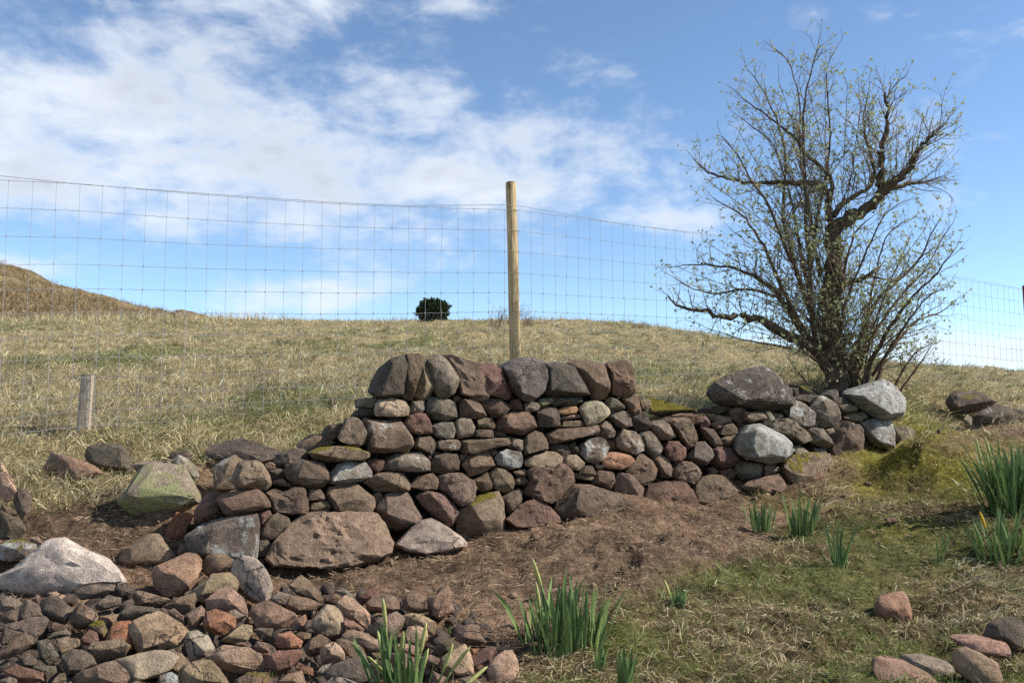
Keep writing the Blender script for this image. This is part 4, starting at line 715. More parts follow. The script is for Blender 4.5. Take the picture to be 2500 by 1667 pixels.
_q = np.stack([_i[:-1, :-1], _i[1:, :-1], _i[1:, 1:], _i[:-1, 1:]], -1).reshape(-1, 4)
hc = fbm(hp.reshape(-1, 3) * np.array([.12, .1, .5]), 47, 4); k1 = sst(hc, -.2, .5)[:, None]; low = sst(hp.reshape(-1, 3)[:, 2], 9.5, 5.5)[:, None]
hcol = np.array((.27, .205, .115)) * (1 - k1) + np.array((.175, .14, .07)) * k1
hcol = hcol * (1 + .45 * fbm(hp.reshape(-1, 3) * np.array([.5, .35, 1.2]), 53, 3))[:, None]; hcol = hcol * (1 - .6 * low) + np.array((.25, .145, .085)) * .6 * low
me = fast_mesh('hill', hp.reshape(-1, 3), _q.ravel(), np.arange(len(_q)) * 4, np.full(len(_q), 4), hcol, True)
tag(link('hill', me, M_GROUND), 'brown bracken covered hill rising at the left horizon', 'hill', kind='structure')
# ---------------------------------------------------------------- stones
import bmesh
def ico(sub):
    bm = bmesh.new(); bmesh.ops.create_icosphere(bm, subdivisions=sub, radius=1)
    V = np.array([v.co[:] for v in bm.verts]); Fc = np.array([[v.index for v in f.verts] for f in bm.faces]); bm.free()
    return V / np.linalg.norm(V, axis=1)[:, None], Fc
ICO = {k: ico(k) for k in (3, 4, 5)}
def poly_radius(pt, th):
    """distance from the centre to the outline in each direction"""
    a = pt; b = np.roll(pt, -1, 0); e = b - a
    dx, dy = np.cos(th)[:, None], np.sin(th)[:, None]
    den = dx * e[None, :, 1] - dy * e[None, :, 0]; den = np.where(np.abs(den) < 1e-9, 1e-9, den)
    t = (a[None, :, 0] * e[None, :, 1] - a[None, :, 1] * e[None, :, 0]) / den
    s = (a[None, :, 0] * dy - a[None, :, 1] * dx) / den
    ok = (t > 0) & (s >= -1e-6) & (s <= 1 + 1e-6)
    return np.where(ok, t, 0).max(1)
def parse(txt):
    out = []
    for ln in txt.split('\n'):
        f = ln.split('|'); x0, y0, s = CROPS[f[0]]; n = np.array(f[1].split(), float).reshape(-1, 2)
        o = dict(lichen=0., moss=0., yellow=0., smoothness=0., rust=0., a=0, k=0., f=0, b=0.)
        for w_ in f[3].split():
            key = {'l': 'lichen', 'm': 'moss', 'y': 'yellow', 's': 'smoothness', 'r': 'rust'}.get(w_[0])
            if key: o[key] = int(w_[1:]) / 10 + .08
            elif w_[0] == 'a': o['a'] = int(w_[1:])
            elif w_[0] == 'f': o['f'] = 1
            elif w_[0] == 'b': o['b'] = int(w_[1:]) / 10
            elif w_[0] == 'k': o['k'] = int(w_[1:]) / 100
        out.append((n / s + np.array([x0, y0]), f[2], o, f[4:]))
    return out
def poly_centroid(p):
    x, y = p.T; x2, y2 = np.roll(x, -1), np.roll(y, -1); c = x * y2 - x2 * y; A = c.sum() / 2
    return np.array([((x + x2) * c).sum() / (6 * A), ((y + y2) * c).sum() / (6 * A)]), abs(A)
def hull_stone(p2, size, fdep, bdep, rs, smo, seed):
    """a broken stone: flat split faces meeting in worn edges"""
    pts = []
    c = np.zeros(2); n = len(p2); R0 = np.hypot(*p2.T).max()
    for q in p2: pts.append((*(q * rs.uniform(.985, 1.02)), rs.uniform(-.05, .12) * fdep * size))
    for i in range(n):
        if rs.uniform() < .55:
            q = p2[i]; up = q[1] / R0; zf = rs.uniform(.72, 1.15) - .42 * max(up, -.15) - .12 * q[0] / R0 * rs.uniform(-1, 1.3)
            pts.append((*(q * rs.uniform(.5, .92)), zf * fdep * size))
    pts.append((rs.uniform(-.12, .12) * size, rs.uniform(-.18, .08) * size, fdep * size * rs.uniform(1.0, 1.2)))
    for q in p2: pts.append((*(q * rs.uniform(.62, .9)), -bdep * size * rs.uniform(.7, 1.05)))
    bm = bmesh.new()
    for q in pts: bm.verts.new(q)
    r = bmesh.ops.convex_hull(bm, input=bm.verts)
    dead = [g for g in set(r['geom_interior']) | set(r['geom_unused']) if isinstance(g, bmesh.types.BMVert)]
    if dead: bmesh.ops.delete(bm, geom=dead, context='VERTS')
    bmesh.ops.dissolve_limit(bm, angle_limit=R(11), verts=bm.verts, edges=bm.edges)
    bmesh.ops.bevel(bm, geom=list(bm.edges), offset=size * (.022 + .06 * smo), segments=2, profile=.5, affect='EDGES', clamp_overlap=True)
    bmesh.ops.triangulate(bm, faces=bm.faces)
    for _ in range(3):
        ed = [e for e in bm.edges if e.calc_length() > size * .15]
        if not ed or len(bm.faces) > 1000: break
        bmesh.ops.subdivide_edges(bm, edges=ed, cuts=1, use_grid_fill=True); bmesh.ops.triangulate(bm, faces=bm.faces)
    bmesh.ops.recalc_face_normals(bm, faces=bm.faces); bm.normal_update()
    V = np.array([v.co[:] for v in bm.verts]); Nn = np.array([v.normal[:] for v in bm.verts]); bm.verts.index_update()
    Fc = np.array([[v.index for v in f.verts] for f in bm.faces]); bm.free()
    ns = 1 - smo * .8; Q = V / size
    b = fbm(Q * 2.6 + seed, seed % 97, 3) * .022 + (.4 - np.abs(fbm(Q * 6 + seed, seed % 89, 3))) * .020 * ns + fbm(Q * 17 + seed, seed % 83, 2) * .009 * ns
    return V + Nn * (b * size)[:, None], Fc
def make_stone(name, pw, front, up_hint, o, colr, seed, parent=None, fdep=.42, bdep=.55, sub=None, grow=1.03, m_exp=2.7):
    """pw: outline in space; front: direction the visible side faces"""
    rs = np.random.RandomState(seed); c = pw.mean(0)
    e1 = pw - c; nrm = front / np.linalg.norm(front)
    x_ax = np.cross(up_hint, nrm); x_ax /= np.linalg.norm(x_ax); y_ax = np.cross(nrm, x_ax)
    # local plane: outline points keep their own offset along the front axis
    p2 = np.stack([e1 @ x_ax, e1 @ y_ax], 1)
    cc, A = poly_centroid(p2); c = c + x_ax * cc[0] + y_ax * cc[1]; p2 = p2 - cc
    G, *_ = np.linalg.lstsq(np.concatenate([p2, np.ones((len(p2), 1))], 1), (pw - c) @ nrm, rcond=None)
    size = math.sqrt(A)
    if o['a'] >= 2 and o['smoothness'] < .75:
        V0, Fc = hull_stone(p2 * grow, size, fdep * 1.05, bdep, rs, o['smoothness'], seed); x, y, z = V0.T
        return finish(name, x, y, z, G, x_ax, y_ax, nrm, c, Fc, parent, colr, o, rs)
    if sub is None: sub = 5 if size > .36 else (4 if size > .105 else 3)
    S, Fc = ICO[sub]
    rho = np.hypot(S[:, 0], S[:, 1]); th = np.arctan2(S[:, 1], S[:, 0])
    if o['smoothness'] < .45:        # let the broken corners of the outline keep their edge
        ca = np.arctan2(p2[:, 1], p2[:, 0]); tol = .11 if sub == 3 else .055
        df = (th[:, None] - ca[None] + math.pi) % (2 * math.pi) - math.pi; kk = np.abs(df).argmin(1); dm = df[np.arange(len(th)), kk]
        th = th - np.where((np.abs(dm) < tol) & (rho > .35), dm, 0)
    k = (rho ** m_exp + np.abs(S[:, 2]) ** m_exp) ** (-1 / m_exp); rr = rho * k; zz = S[:, 2] * k
    Rr = poly_radius(p2, th) * grow
    ns = 1 - o['smoothness'] * .75; ang = o['a'] > 0
    tz = np.where(zz > 0, fdep, bdep) * size
    M = np.stack([np.cos(th) * rr * Rr, np.sin(th) * rr * Rr, zz * tz], 1) / size
    M[:, 2] /= fdep * 1.6
    # broken faces: press the points beyond a few tilted planes back onto them (flat in space)
    nf = (o['a'] + 3) if ang else (5 if o['smoothness'] < .35 else 2)
    planes = []; rim = np.abs(M[:, 2]) < .12 * np.abs(M[:, 2]).max() + .02; RP = M[rim] if rim.any() else M
    if ang and o['smoothness'] < .75:
        planes += [(np.array([rs.uniform(-.35, .35), rs.uniform(.55, .95), rs.uniform(.6, .9)]), rs.uniform(.52, .74)), (np.array([rs.choice([-1, 1]) * rs.uniform(.4, .8), rs.uniform(-.35, .2), rs.uniform(.7, 1)]), rs.uniform(.55, .78))]
    if parent is not None and o['smoothness'] < .35: planes.append((np.array([rs.uniform(-.32, .32), rs.uniform(-.25, .35), 1.0]), rs.uniform(.66, .8)))
    for pn, fr_ in planes:
        pn = pn / np.linalg.norm(pn); ex = M @ pn - max((M @ pn).max() * fr_, .97 * (RP @ pn).max()); M = M - np.where(ex > 0, ex, 0)[:, None] * pn
    if colr == 'W': nf = 0
    big = sub == 5 and not ang
    if big: nf = min(nf, 2)
    for q in range(nf):
        zc = rs.uniform(.42, .97); ph = rs.uniform(0, 2 * math.pi); sc_ = math.sqrt(1 - zc * zc)
        pn = np.array([sc_ * math.cos(ph), sc_ * math.sin(ph), zc]); sup = (M @ pn).max()
        off = sup * (rs.uniform(.58, .84) if ang else rs.uniform(.74, .92) + .06 * big)
        off = max(off, .95 * (RP @ pn).max()); ex = M @ pn - off; M = M - np.where(ex > 0, ex, 0)[:, None] * pn
    M[:, 2] *= fdep * 1.6
    # roughness of the surface itself
    Q = M * 1.6
    b = fbm(Q * 1.7 + seed * 3.1, seed % 97, 3) * (.020 if ang else .05) + (.5 - np.abs(fbm(Q * 3.6 + seed, seed % 89 + 5, 3))) * (.032 if ang else .045) * ns + fbm(Q * 9 + seed, seed % 83 + 9, 3) * .020 * ns
    if sub == 5: b = b + (.4 - np.abs(fbm(Q * 11 + seed, 71, 4))) * .010 * ns + fbm(Q * 26 + seed, 73, 2) * .006 * ns
    nn = S * np.array([1, 1, 1.15]); M = M + nn * (b * np.array([.55, .55, 1.1])[:, None]).T
    x, y, z = (M * size).T
    return finish(name, x, y, z, G, x_ax, y_ax, nrm, c, Fc, parent, colr, o, rs)
def finish(name, x, y, z, G, x_ax, y_ax, nrm, c, Fc, parent, colr, o, rs):
    z = z + G[0] * x + G[1] * y + G[2]
    V = x[:, None] * x_ax + y[:, None] * y_ax + z[:, None] * nrm
    me = fast_mesh(name, V, Fc.ravel(), np.arange(len(Fc)) * 3, np.full(len(Fc), 3), None, True)
    me.set_sharp_from_angle(angle=R(24))
    ob = link(name, me, M_STONE, parent); ob.location = c - (np.array(parent.location) if parent is not None else 0)
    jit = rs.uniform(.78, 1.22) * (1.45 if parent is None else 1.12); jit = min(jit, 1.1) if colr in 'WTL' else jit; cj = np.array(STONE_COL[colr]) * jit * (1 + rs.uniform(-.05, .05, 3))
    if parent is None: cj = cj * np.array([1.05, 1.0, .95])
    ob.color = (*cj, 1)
    for q in ('lichen', 'moss', 'yellow', 'smoothness', 'rust'): ob[q] = float(o[q])
    return ob
UPZ = np.array([0, 0, 1.0])
WALL_N = np.array([.50, -.86, .06])
def wall_pts(poly, back, batter=0.0):
    cu = poly[:, 0].mean(); cv = poly[:, 1].mean()
    d = wall_d(poly[:, 0] * .75 + cu * .25) + back
    d = d + .13 * (1250 - (poly[:, 1] * .4 + cv * .6)) / F * d
    d = d + batter * (cv - poly[:, 1]) / F * d
    return P(poly[:, 0], poly[:, 1], d)
def build_wall(name, txt, label, seed):
    lst = parse(txt); c0 = None; root = None
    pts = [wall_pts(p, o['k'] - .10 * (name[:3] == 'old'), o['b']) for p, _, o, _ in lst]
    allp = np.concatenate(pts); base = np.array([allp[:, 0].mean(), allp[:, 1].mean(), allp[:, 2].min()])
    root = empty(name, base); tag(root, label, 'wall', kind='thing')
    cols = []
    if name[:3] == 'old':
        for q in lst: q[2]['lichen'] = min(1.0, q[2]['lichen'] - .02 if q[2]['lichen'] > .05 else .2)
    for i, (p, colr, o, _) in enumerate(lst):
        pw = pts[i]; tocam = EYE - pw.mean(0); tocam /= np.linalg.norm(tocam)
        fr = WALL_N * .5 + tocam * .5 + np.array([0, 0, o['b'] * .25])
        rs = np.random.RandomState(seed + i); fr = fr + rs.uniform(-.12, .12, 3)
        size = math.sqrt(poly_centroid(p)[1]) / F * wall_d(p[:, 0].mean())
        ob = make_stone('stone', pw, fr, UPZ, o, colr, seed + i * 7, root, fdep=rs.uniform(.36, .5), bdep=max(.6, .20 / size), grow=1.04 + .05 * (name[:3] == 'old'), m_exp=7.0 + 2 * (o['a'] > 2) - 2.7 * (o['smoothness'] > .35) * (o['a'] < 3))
        cols.append((pw, size))
    return root, pts
wall_root, wall_poly = build_wall('dry_stone_wall', WALL, 'rebuilt dry stone wall of brown and pink field stones with upright coping', 1000)  # leftmost coping stone: deep shadow is put into its dark colour
old_root, old_poly = build_wall('old_stone_wall', OLDWALL, 'tumbled old stone wall with grey lichen boulders under the bare tree', 4000)
# rubble heart of each wall: dark solid added behind the faces to block light
def heart(root, polys, u0, u1, back=.20):
    us = np.linspace(u0, u1, 60); top = np.full(60, 1e9); bot = np.full(60, -1e9)
    for pw in polys:
        uu, vv, _ = proj(pw); m = (us > uu.min() + 3) & (us < uu.max() - 3)
        top[m] = np.minimum(top[m], vv.min() + .35 * (vv.max() - vv.min())); bot[m] = np.maximum(bot[m], vv.max())
    ok = (top < 1e8); us, top, bot = us[ok], top[ok], bot[ok]
    top = np.maximum(np.convolve(np.pad(top, 2, 'edge'), np.ones(5) / 5, 'valid'), top)
    rows = []
    for k, (tv, bk) in enumerate([(1.05, back), (.75, back), (.5, back), (.25, back + .02), (0, back + .05), (0.02, back + .22), (.5, back + .30), (1.05, back + .34)]):
        v = top + (bot - top) * tv; d = wall_d(us) + bk + .13 * (1250 - v) / F * wall_d(us); rows.append(P(us, v, d))
    rows = np.array(rows); rows += (fbm(rows.reshape(-1, 3) * 9, 61, 3) * .025).reshape(rows.shape[:2])[..., None]
    n, m = rows.shape[:2]; idx = np.arange(n * m).reshape(n, m)
    q = np.stack([idx[:-1, :-1], idx[:-1, 1:], idx[1:, 1:], idx[1:, :-1]], -1).reshape(-1, 4).tolist()
    q.append(idx[:, 0].tolist()); q.append(idx[::-1, -1].tolist())
    ob = link('rubble_core', raw_mesh('rubble_core', rows.reshape(-1, 3) - np.array(root.location), q), M_CORE, root)
heart(wall_root, wall_poly, 545, 1800); heart(old_root, old_poly, 1810, 2190)
# loose stones
PILE_V = [1340, 1400, 1500, 1600, 1667, 1720]; PILE_D = [4.45, 4.22, 3.72, 3.33, 3.1, 2.95]
PILE_N = 0
for i, (p, colr, o, rest) in enumerate(parse(LOOSE)):
    dep, lab = rest[0], rest[1]
    cv = p[:, 1].mean(); low = p[:, 1].max()
    if dep: d = float(dep); grp = None; tilt = .15
    else: d = np.interp(cv, PILE_V, PILE_D) + o['k'] - .03; grp = 'loose stones heaped in front of the wall'; tilt = .22; PILE_N += 1
    tc_ = EYE - P(p[:, 0].mean(), cv, np.array(d)); tc_ /= np.linalg.norm(tc_)
    rs = np.random.RandomState(7000 + i)
    fr = tc_ + np.array([rs.uniform(-.12, .18), 0, tilt])
    slope = .35 if dep else .55
    fd, bd_ = rs.uniform(.30, .44), .6
    if o['f']: fr = tc_ * .55 + np.array([rs.uniform(-.1, .15), 0, .75]); slope = 1.5; fd, bd_ = .16, .22
    dd = d + (cv - p[:, 1]) / F * d * slope
    pw = P(p[:, 0], p[:, 1], dd)
    nm = 'boulder' if math.sqrt(poly_centroid(p)[1]) * d / F > .33 else ('rubble_stone' if grp else 'loose_stone')
    ob = make_stone(nm, pw, fr, UPZ, o, colr, 7000 + i * 11, None, fdep=fd, bdep=bd_, grow=1.06, m_exp=3.4 if colr == 'W' else 5.5 + 3.5 * (o['a'] > 0) - 2.5 * (o['smoothness'] > .35) * (o['a'] < 3))
    tag(ob, lab, 'boulder' if nm == 'boulder' else 'stone', grp)
# small hearting that fills the pile between the larger stones
rs = np.random.RandomState(5); S, Fc = ICO[3]; bm = bmesh.new(); bmesh.ops.create_icosphere(bm, subdivisions=2, radius=1)
S2 = np.array([v.co[:] for v in bm.verts]); F2 = np.array([[v.index for v in f.verts] for f in bm.faces]); bm.free()
VV, FF, n0 = [], [], 0
PILE_POLY = np.array([(-60, 1460), (150, 1450), (330, 1420), (480, 1380), (640, 1390), (700, 1420), (800, 1440), (900, 1450), (1090, 1450), (1110, 1500), (1190, 1520), (1270, 1590), (1280, 1720), (-60, 1720)], float)
def inside(pt, poly):
    x, y = pt; a = poly; b = np.roll(poly, -1, 0); c = ((a[:, 1] > y) != (b[:, 1] > y)) & (x < (b[:, 0] - a[:, 0]) * (y - a[:, 1]) / (b[:, 1] - a[:, 1] + 1e-9) + a[:, 0])
    return c.sum() % 2 == 1
while len(VV) < 330:
    u, v = rs.uniform(-60, 1290), rs.uniform(1440, 1720)
    if not inside((u, v), PILE_POLY): continue
    d = np.interp(v, PILE_V, PILE_D) + rs.uniform(.16, .27); c = P(u, v, np.array(d)); sz = rs.uniform(.022, .06)
    N = S2.copy()
    for q in range(5):
        pn = rs.normal(size=3); pn /= np.linalg.norm(pn); ex = N @ pn - rs.uniform(.5, .8); N = N - np.where(ex > 0, ex, 0)[:, None] * pn
    VV.append(c + N * sz * rs.uniform(.6, 1.3, 3)); FF.append(F2 + n0); n0 += len(S2)
FF = np.concatenate(FF); me = fast_mesh('rubble_fill', np.concatenate(VV), FF.ravel(), np.arange(len(FF)) * 3, np.full(len(FF), 3), None, False)
rf = link('rubble_fill', me, M_STONE); rf.color = (.19, .148, .118, 1); rf['lichen'] = .0; rf['moss'] = 0.; rf['yellow'] = 0.; rf['smoothness'] = 0.; rf['rust'] = 0.
tag(rf, 'small broken stones filling the gaps of the heap', 'rubble', kind='stuff')
# ---------------------------------------------------------------- wire fence behind the wall
FU = [-600, -200, 30, 213, 1255, 1640, 2030, 2450, 2700, 3100]; FD = [5.2, 5.8, 6.2, 6.5, 8.2, 9.5, 11.3, 13.4, 15.2, 19]
FTOP = ([-600, -200, 0, 200, 500, 800, 1000, 1255, 1500, 1740, 2030, 2315, 2500, 2700, 3100], [390, 425, 441, 451, 476, 496, 505, 513, 545, 576, 626, 676, 708, 745, 800])
DROP = [0, .19, .38, .57, .745, .915, 1.08, 1.235, 1.375, 1.50, 1.61, 1.72]
_fu = np.linspace(-500, 3000, 2400); _top = P(_fu, np.interp(_fu, *FTOP), np.interp(_fu, FU, FD))
_arc = np.concatenate([[0], np.cumsum(np.linalg.norm(np.diff(_top[:, :2], axis=0), axis=1))])
def fence_at(s): return np.stack([np.interp(s, _arc, _top[:, k]) for k in range(3)], -1)
fence = empty('wire_fence', (0.02, 8.2, float(gz(np.array([.02]), np.array([8.2]))[0])))
tag(fence, 'tall wire netting fence on round timber posts behind the wall', 'fence', kind='thing')
FO = np.array(fence.location)
rs = np.random.RandomState(11)
L0 = np.interp(-330, _fu, _arc); L1 = np.interp(2900, _fu, _arc)
s_post = np.interp(1255, _fu, _arc); stays = np.arange(s_post - .15 * math.floor((s_post - L0) / .15) + .06, L1, .15)
WR = .0016
for k, dz in enumerate(DROP):
    ss = np.arange(L0, L1, .03); p = fence_at(ss)
    p[:, 2] -= dz; ph = ((ss - stays[0]) / .15) % 1
    p[:, 2] += .0045 * np.exp(-((ph - .5) / .12) ** 2) * np.where(ph < .5, 1, -1) + .004 * np.sin(ss * 1.3 + k)
    tb = Tubes(); tb.add(p - FO, WR * (1.15 if k in (0, 11) else 1), 4)
    link('line_wire', tb.mesh('line_wire'), M_WIRE, fence)
ss = np.linspace(L0, L1, 260); p = fence_at(ss); uu = proj(p)[0]
p[:, 2] += np.interp(uu, [-300, 0, 200, 480, 1000, 1245, 1380, 1510, 2000, 2900], [.06, .035, .004, .012, .01, .05, .03, .004, .03, .01]); p[:, 1] += .01
tb = Tubes(); tb.add(p - FO, .0022, 4); link('top_wire', tb.mesh('top_wire'), M_WIRE, fence)
stay_obs = 0
for s in stays:
    zz = np.linspace(0, 1.74, 12); p = np.repeat(fence_at(np.array([s])), 12, 0); p[:, 2] -= zz
    w_ = rs.uniform(-.006, .006, 12) * (rs.uniform() < .35) + rs.uniform(-.012, .012) * (zz / 1.7)
    p[:, 0] += w_; p[:, 1] -= .003
    tb = Tubes(); tb.add(p - FO, WR * .85, 4)
    for dz in DROP[:8]:
        q = fence_at(np.array([s]))[0] - np.array([0, 0.003, dz]); tb.add(np.array([q + [0, 0, .007], q - [0, 0, .007]]) - FO, .0030, 4)
    link('stay_wire', tb.mesh('stay_wire', False), M_WIRE, fence)
# rabbit netting along the foot
VV, FF, n0 = [], [], 0; hw, hh = .036, .034; sa, sb = np.interp(-200, _fu, _arc), np.interp(1760, _fu, _arc)
cols = int((sb - sa) / hw); rows_ = 26
def net_pt(i, j):
    s = sa + i * hw; q = fence_at(np.array([s]))[0]; return q + np.array([0, .006, -.92 - j * hh])
cc = np.array([[net_pt(i * .5, 0) for i in range(2 * cols + 2)]])[0]
tb = Tubes()
for r in range(rows_):
    i = np.arange(2 * cols); z = np.where(((i // 1 + r) % 2) == 0, .011, -.011)
    p = cc[:2 * cols].copy(); p[:, 2] += z - r * hh; tb.add(p - FO, .00055, 3, False)
    if r < rows_ - 1:
        for k in range((r + 1) % 2, 2 * cols, 2):
            a = cc[k].copy(); a[2] += -.011 - r * hh; b = a.copy(); b[2] -= hh - .022; tb.add(np.array([a, b]) - FO, .0008, 3, False)
nt = link('rabbit_netting', tb.mesh('rabbit_netting', False), M_WIRE, fence); nt['kind'] = 'stuff'
def post(u_top, v_top, u_bot, d, length, r0, r1, material, sq=False, lean=(0, 0)):
    top = P(u_top, v_top, np.array(d)); n = 28; t = np.linspace(0, 1, n)
    bx = P(u_bot, v_top, np.array(d))[0]
    V, Fq = [], []; sides = 20
    for k in range(n):
        c = np.array([top[0] + (bx - top[0]) * t[k], top[1], top[2] - length * t[k]]); r = r0 + (r1 - r0) * t[k]
        for q in range(sides):
            a = q * 2 * math.pi / sides + .2
            rr = r * (1 + .035 * math.sin(3 * a + 5 * t[k]) + .02 * math.sin(9 * t[k] + a))
            x, y = math.cos(a), math.sin(a)
            if sq: m_ = (abs(x) ** 7 + abs(y) ** 7) ** (-1 / 7); x, y = x * m_ * 1.05, y * m_ * .7
            V.append(c + np.array([x * rr, y * rr, 0]))
    V = np.array(V) - FO
    for k in range(n - 1):
        for q in range(sides): Fq.append((k * sides + q, (k + 1) * sides + q, (k + 1) * sides + (q + 1) % sides, k * sides + (q + 1) % sides))
    ob = link('post', raw_mesh('post', V, Fq), material, fence)
    ring = V[:sides]; cen = ring.mean(0); cap = np.concatenate([ring + (cen - ring) * .08 + [0, 0, .006], [cen + [0, 0, .007]]])
    Vc = np.concatenate([ring, cap]); fq = [(q, (q + 1) % sides, sides + (q + 1) % sides, sides + q) for q in range(sides)] + [(sides + q, sides + (q + 1) % sides, 2 * sides) for q in range(sides)]
    link('end_grain', raw_mesh('end_grain', Vc, fq, False), M_ENDGRAIN, ob)
    return ob
pm = post(1247, 447, 1262, 8.27, 2.15, .047, .052, M_TIMBER); pm['label'] = 'pale new round timber post rising behind the wall'
ps = post(214, 916, 207, 6.56, .62, .039, .045, M_OLDWOOD, True); ps['label'] = 'weathered grey square stump of an old post'
pr = post(2505, 698, 2508, 13.5, 1.9, .05, .05, M_REDPOST); pr['label'] = 'dark reddish post at the right edge'
pl = post(-190, 400, -200, 5.85, 1.9, .047, .05, M_TIMBER)
for dz in DROP[:9]:
    q = fence_at(np.array([s_post + .02]))[0] - np.array([0, .012, dz]); tb = Tubes()
    tb.add(np.array([q + [-.012, .03, .003], q + [-.012, -.012, .003], q + [.012, -.012, -.003], q + [.012, .03, -.003]]) - FO, .002, 4); link('staple', tb.mesh('staple', False), M_WIRE, fence)
# ---------------------------------------------------------------- bare elder tree, built as limbs and twigs
TD = 7.75
tb0 = P(2043, 968, np.array(TD)); tree = empty('elder_tree', tb0)
tag(tree, 'twisted bare tree with many stems and first green buds behind the old wall', 'tree', kind='thing')
TO = np.array(tree.location); rs = np.random.RandomState(77)
K = lambda x, y, dd=0.0: P(1600 + x / 2.851, 30 + y / 2.851, np.array(TD + dd))
Lc = lambda x, y, dd=0.0: P(1600 + x / 2.868, 480 + y / 2.868, np.array(TD + dd))
def smooth(pts, n):
    pts = np.asarray(pts, float); t = np.concatenate([[0], np.cumsum(np.linalg.norm(np.diff(pts, axis=0), axis=1))]); t /= t[-1]
    tt = np.linspace(0, 1, n); q = np.stack([np.interp(tt, t, pts[:, k]) for k in range(3)], 1)
    for _ in range(2): q[1:-1] = .25 * q[:-2] + .5 * q[1:-1] + .25 * q[2:]
    return q
twigs, buds = Tubes(), []
BR = []
def add_limb(name, pts, r0, r1, n=26, sides=10, knots=.10):
    q = smooth(pts, n); q[1:-1] += rs.normal(0, r0 * .16, (n - 2, 3)); r = np.linspace(r0, r1, n) * (1 + knots * rs.uniform(-1, 1, n))
    tb = Tubes(); tb.add(q - TO, r, sides); link(name, tb.mesh(name), M_BARK, tree); BR.append((q, r)); return q, r
trunk = [Lc(1275, 1440), Lc(1262, 1330), Lc(1250, 1200), Lc(1238, 1000), Lc(1225, 850), Lc(1218, 700), Lc(1235, 560), Lc(1252, 450), Lc(1240, 300), Lc(1232, 200)]
add_limb('trunk', trunk, .092, .060, 40, 14)
lean_q = add_limb('limb', [Lc(1330, 1430), Lc(1290, 1340), Lc(1230, 1230), Lc(1165, 1110), Lc(1100, 1060, -.05), Lc(1000, 1005, -.1), Lc(880, 940, -.2), Lc(760, 865, -.25), Lc(620, 835, -.3), Lc(450, 840, -.35), Lc(300, 795, -.4), Lc(180, 770, -.4), Lc(90, 700, -.4)], .072, .006, 40, 12)
add_limb('limb', [Lc(1240, 230), Lc(1260, 190), K(1290, 1480), K(1370, 1415), K(1480, 1360), K(1550, 1290), K(1572, 1190), K(1592, 1070), K(1565, 960), K(1590, 850), K(1620, 720), K(1600, 560)], .060, .010, 34, 12)
add_limb('limb', [K(1560, 1260), K(1620, 1225, -.05), K(1690, 1150, -.1), K(1760, 1110, -.1), K(1795, 1010, -.15), K(1850, 930, -.15), K(1930, 850, -.2), K(2020, 765, -.2)], .042, .004, 26, 9)
add_limb('limb', [K(1570, 1240), K(1650, 1222, .1), K(1800, 1192, .15), K(1900, 1180, .2), K(2000, 1140, .2)], .030, .004, 20, 8)
add_limb('limb', [K(1232, 1500), K(1192, 1400), K(1212, 1290), K(1175, 1210), K(1100, 1190, .05), K(920, 1180, .1), K(700, 1192, .2), K(560, 1170, .25), K(400, 1130, .3), K(310, 1080, .3), K(260, 1010, .3)], .034, .004, 34, 9)
add_limb('limb', [K(1212, 1290), K(1250, 1200, .1), K(1150, 1070, .1), K(1040, 990, .15), K(990, 880, .2), K(900, 820, .2), K(760, 700, .25), K(640, 630, .25), K(550, 540, .3)], .022, .003, 24, 7)
add_limb('limb', [K(1240, 1420), K(1290, 1330, .1), K(1400, 1270, .15), K(1500, 1230, .2), K(1530, 1100, .2), K(1480, 930, .2), K(1440, 760, .25), K(1480, 560, .25)], .026, .005, 24, 7)
add_limb('limb', [Lc(1250, 640), Lc(1330, 605, -.05), Lc(1400, 590, -.1), Lc(1500, 555, -.15), Lc(1545, 510, -.15)], .034, .014, 14, 8)
add_limb('limb', [Lc(1490, 560, -.15), Lc(1590, 572, -.2)], .016, .008, 8, 6)
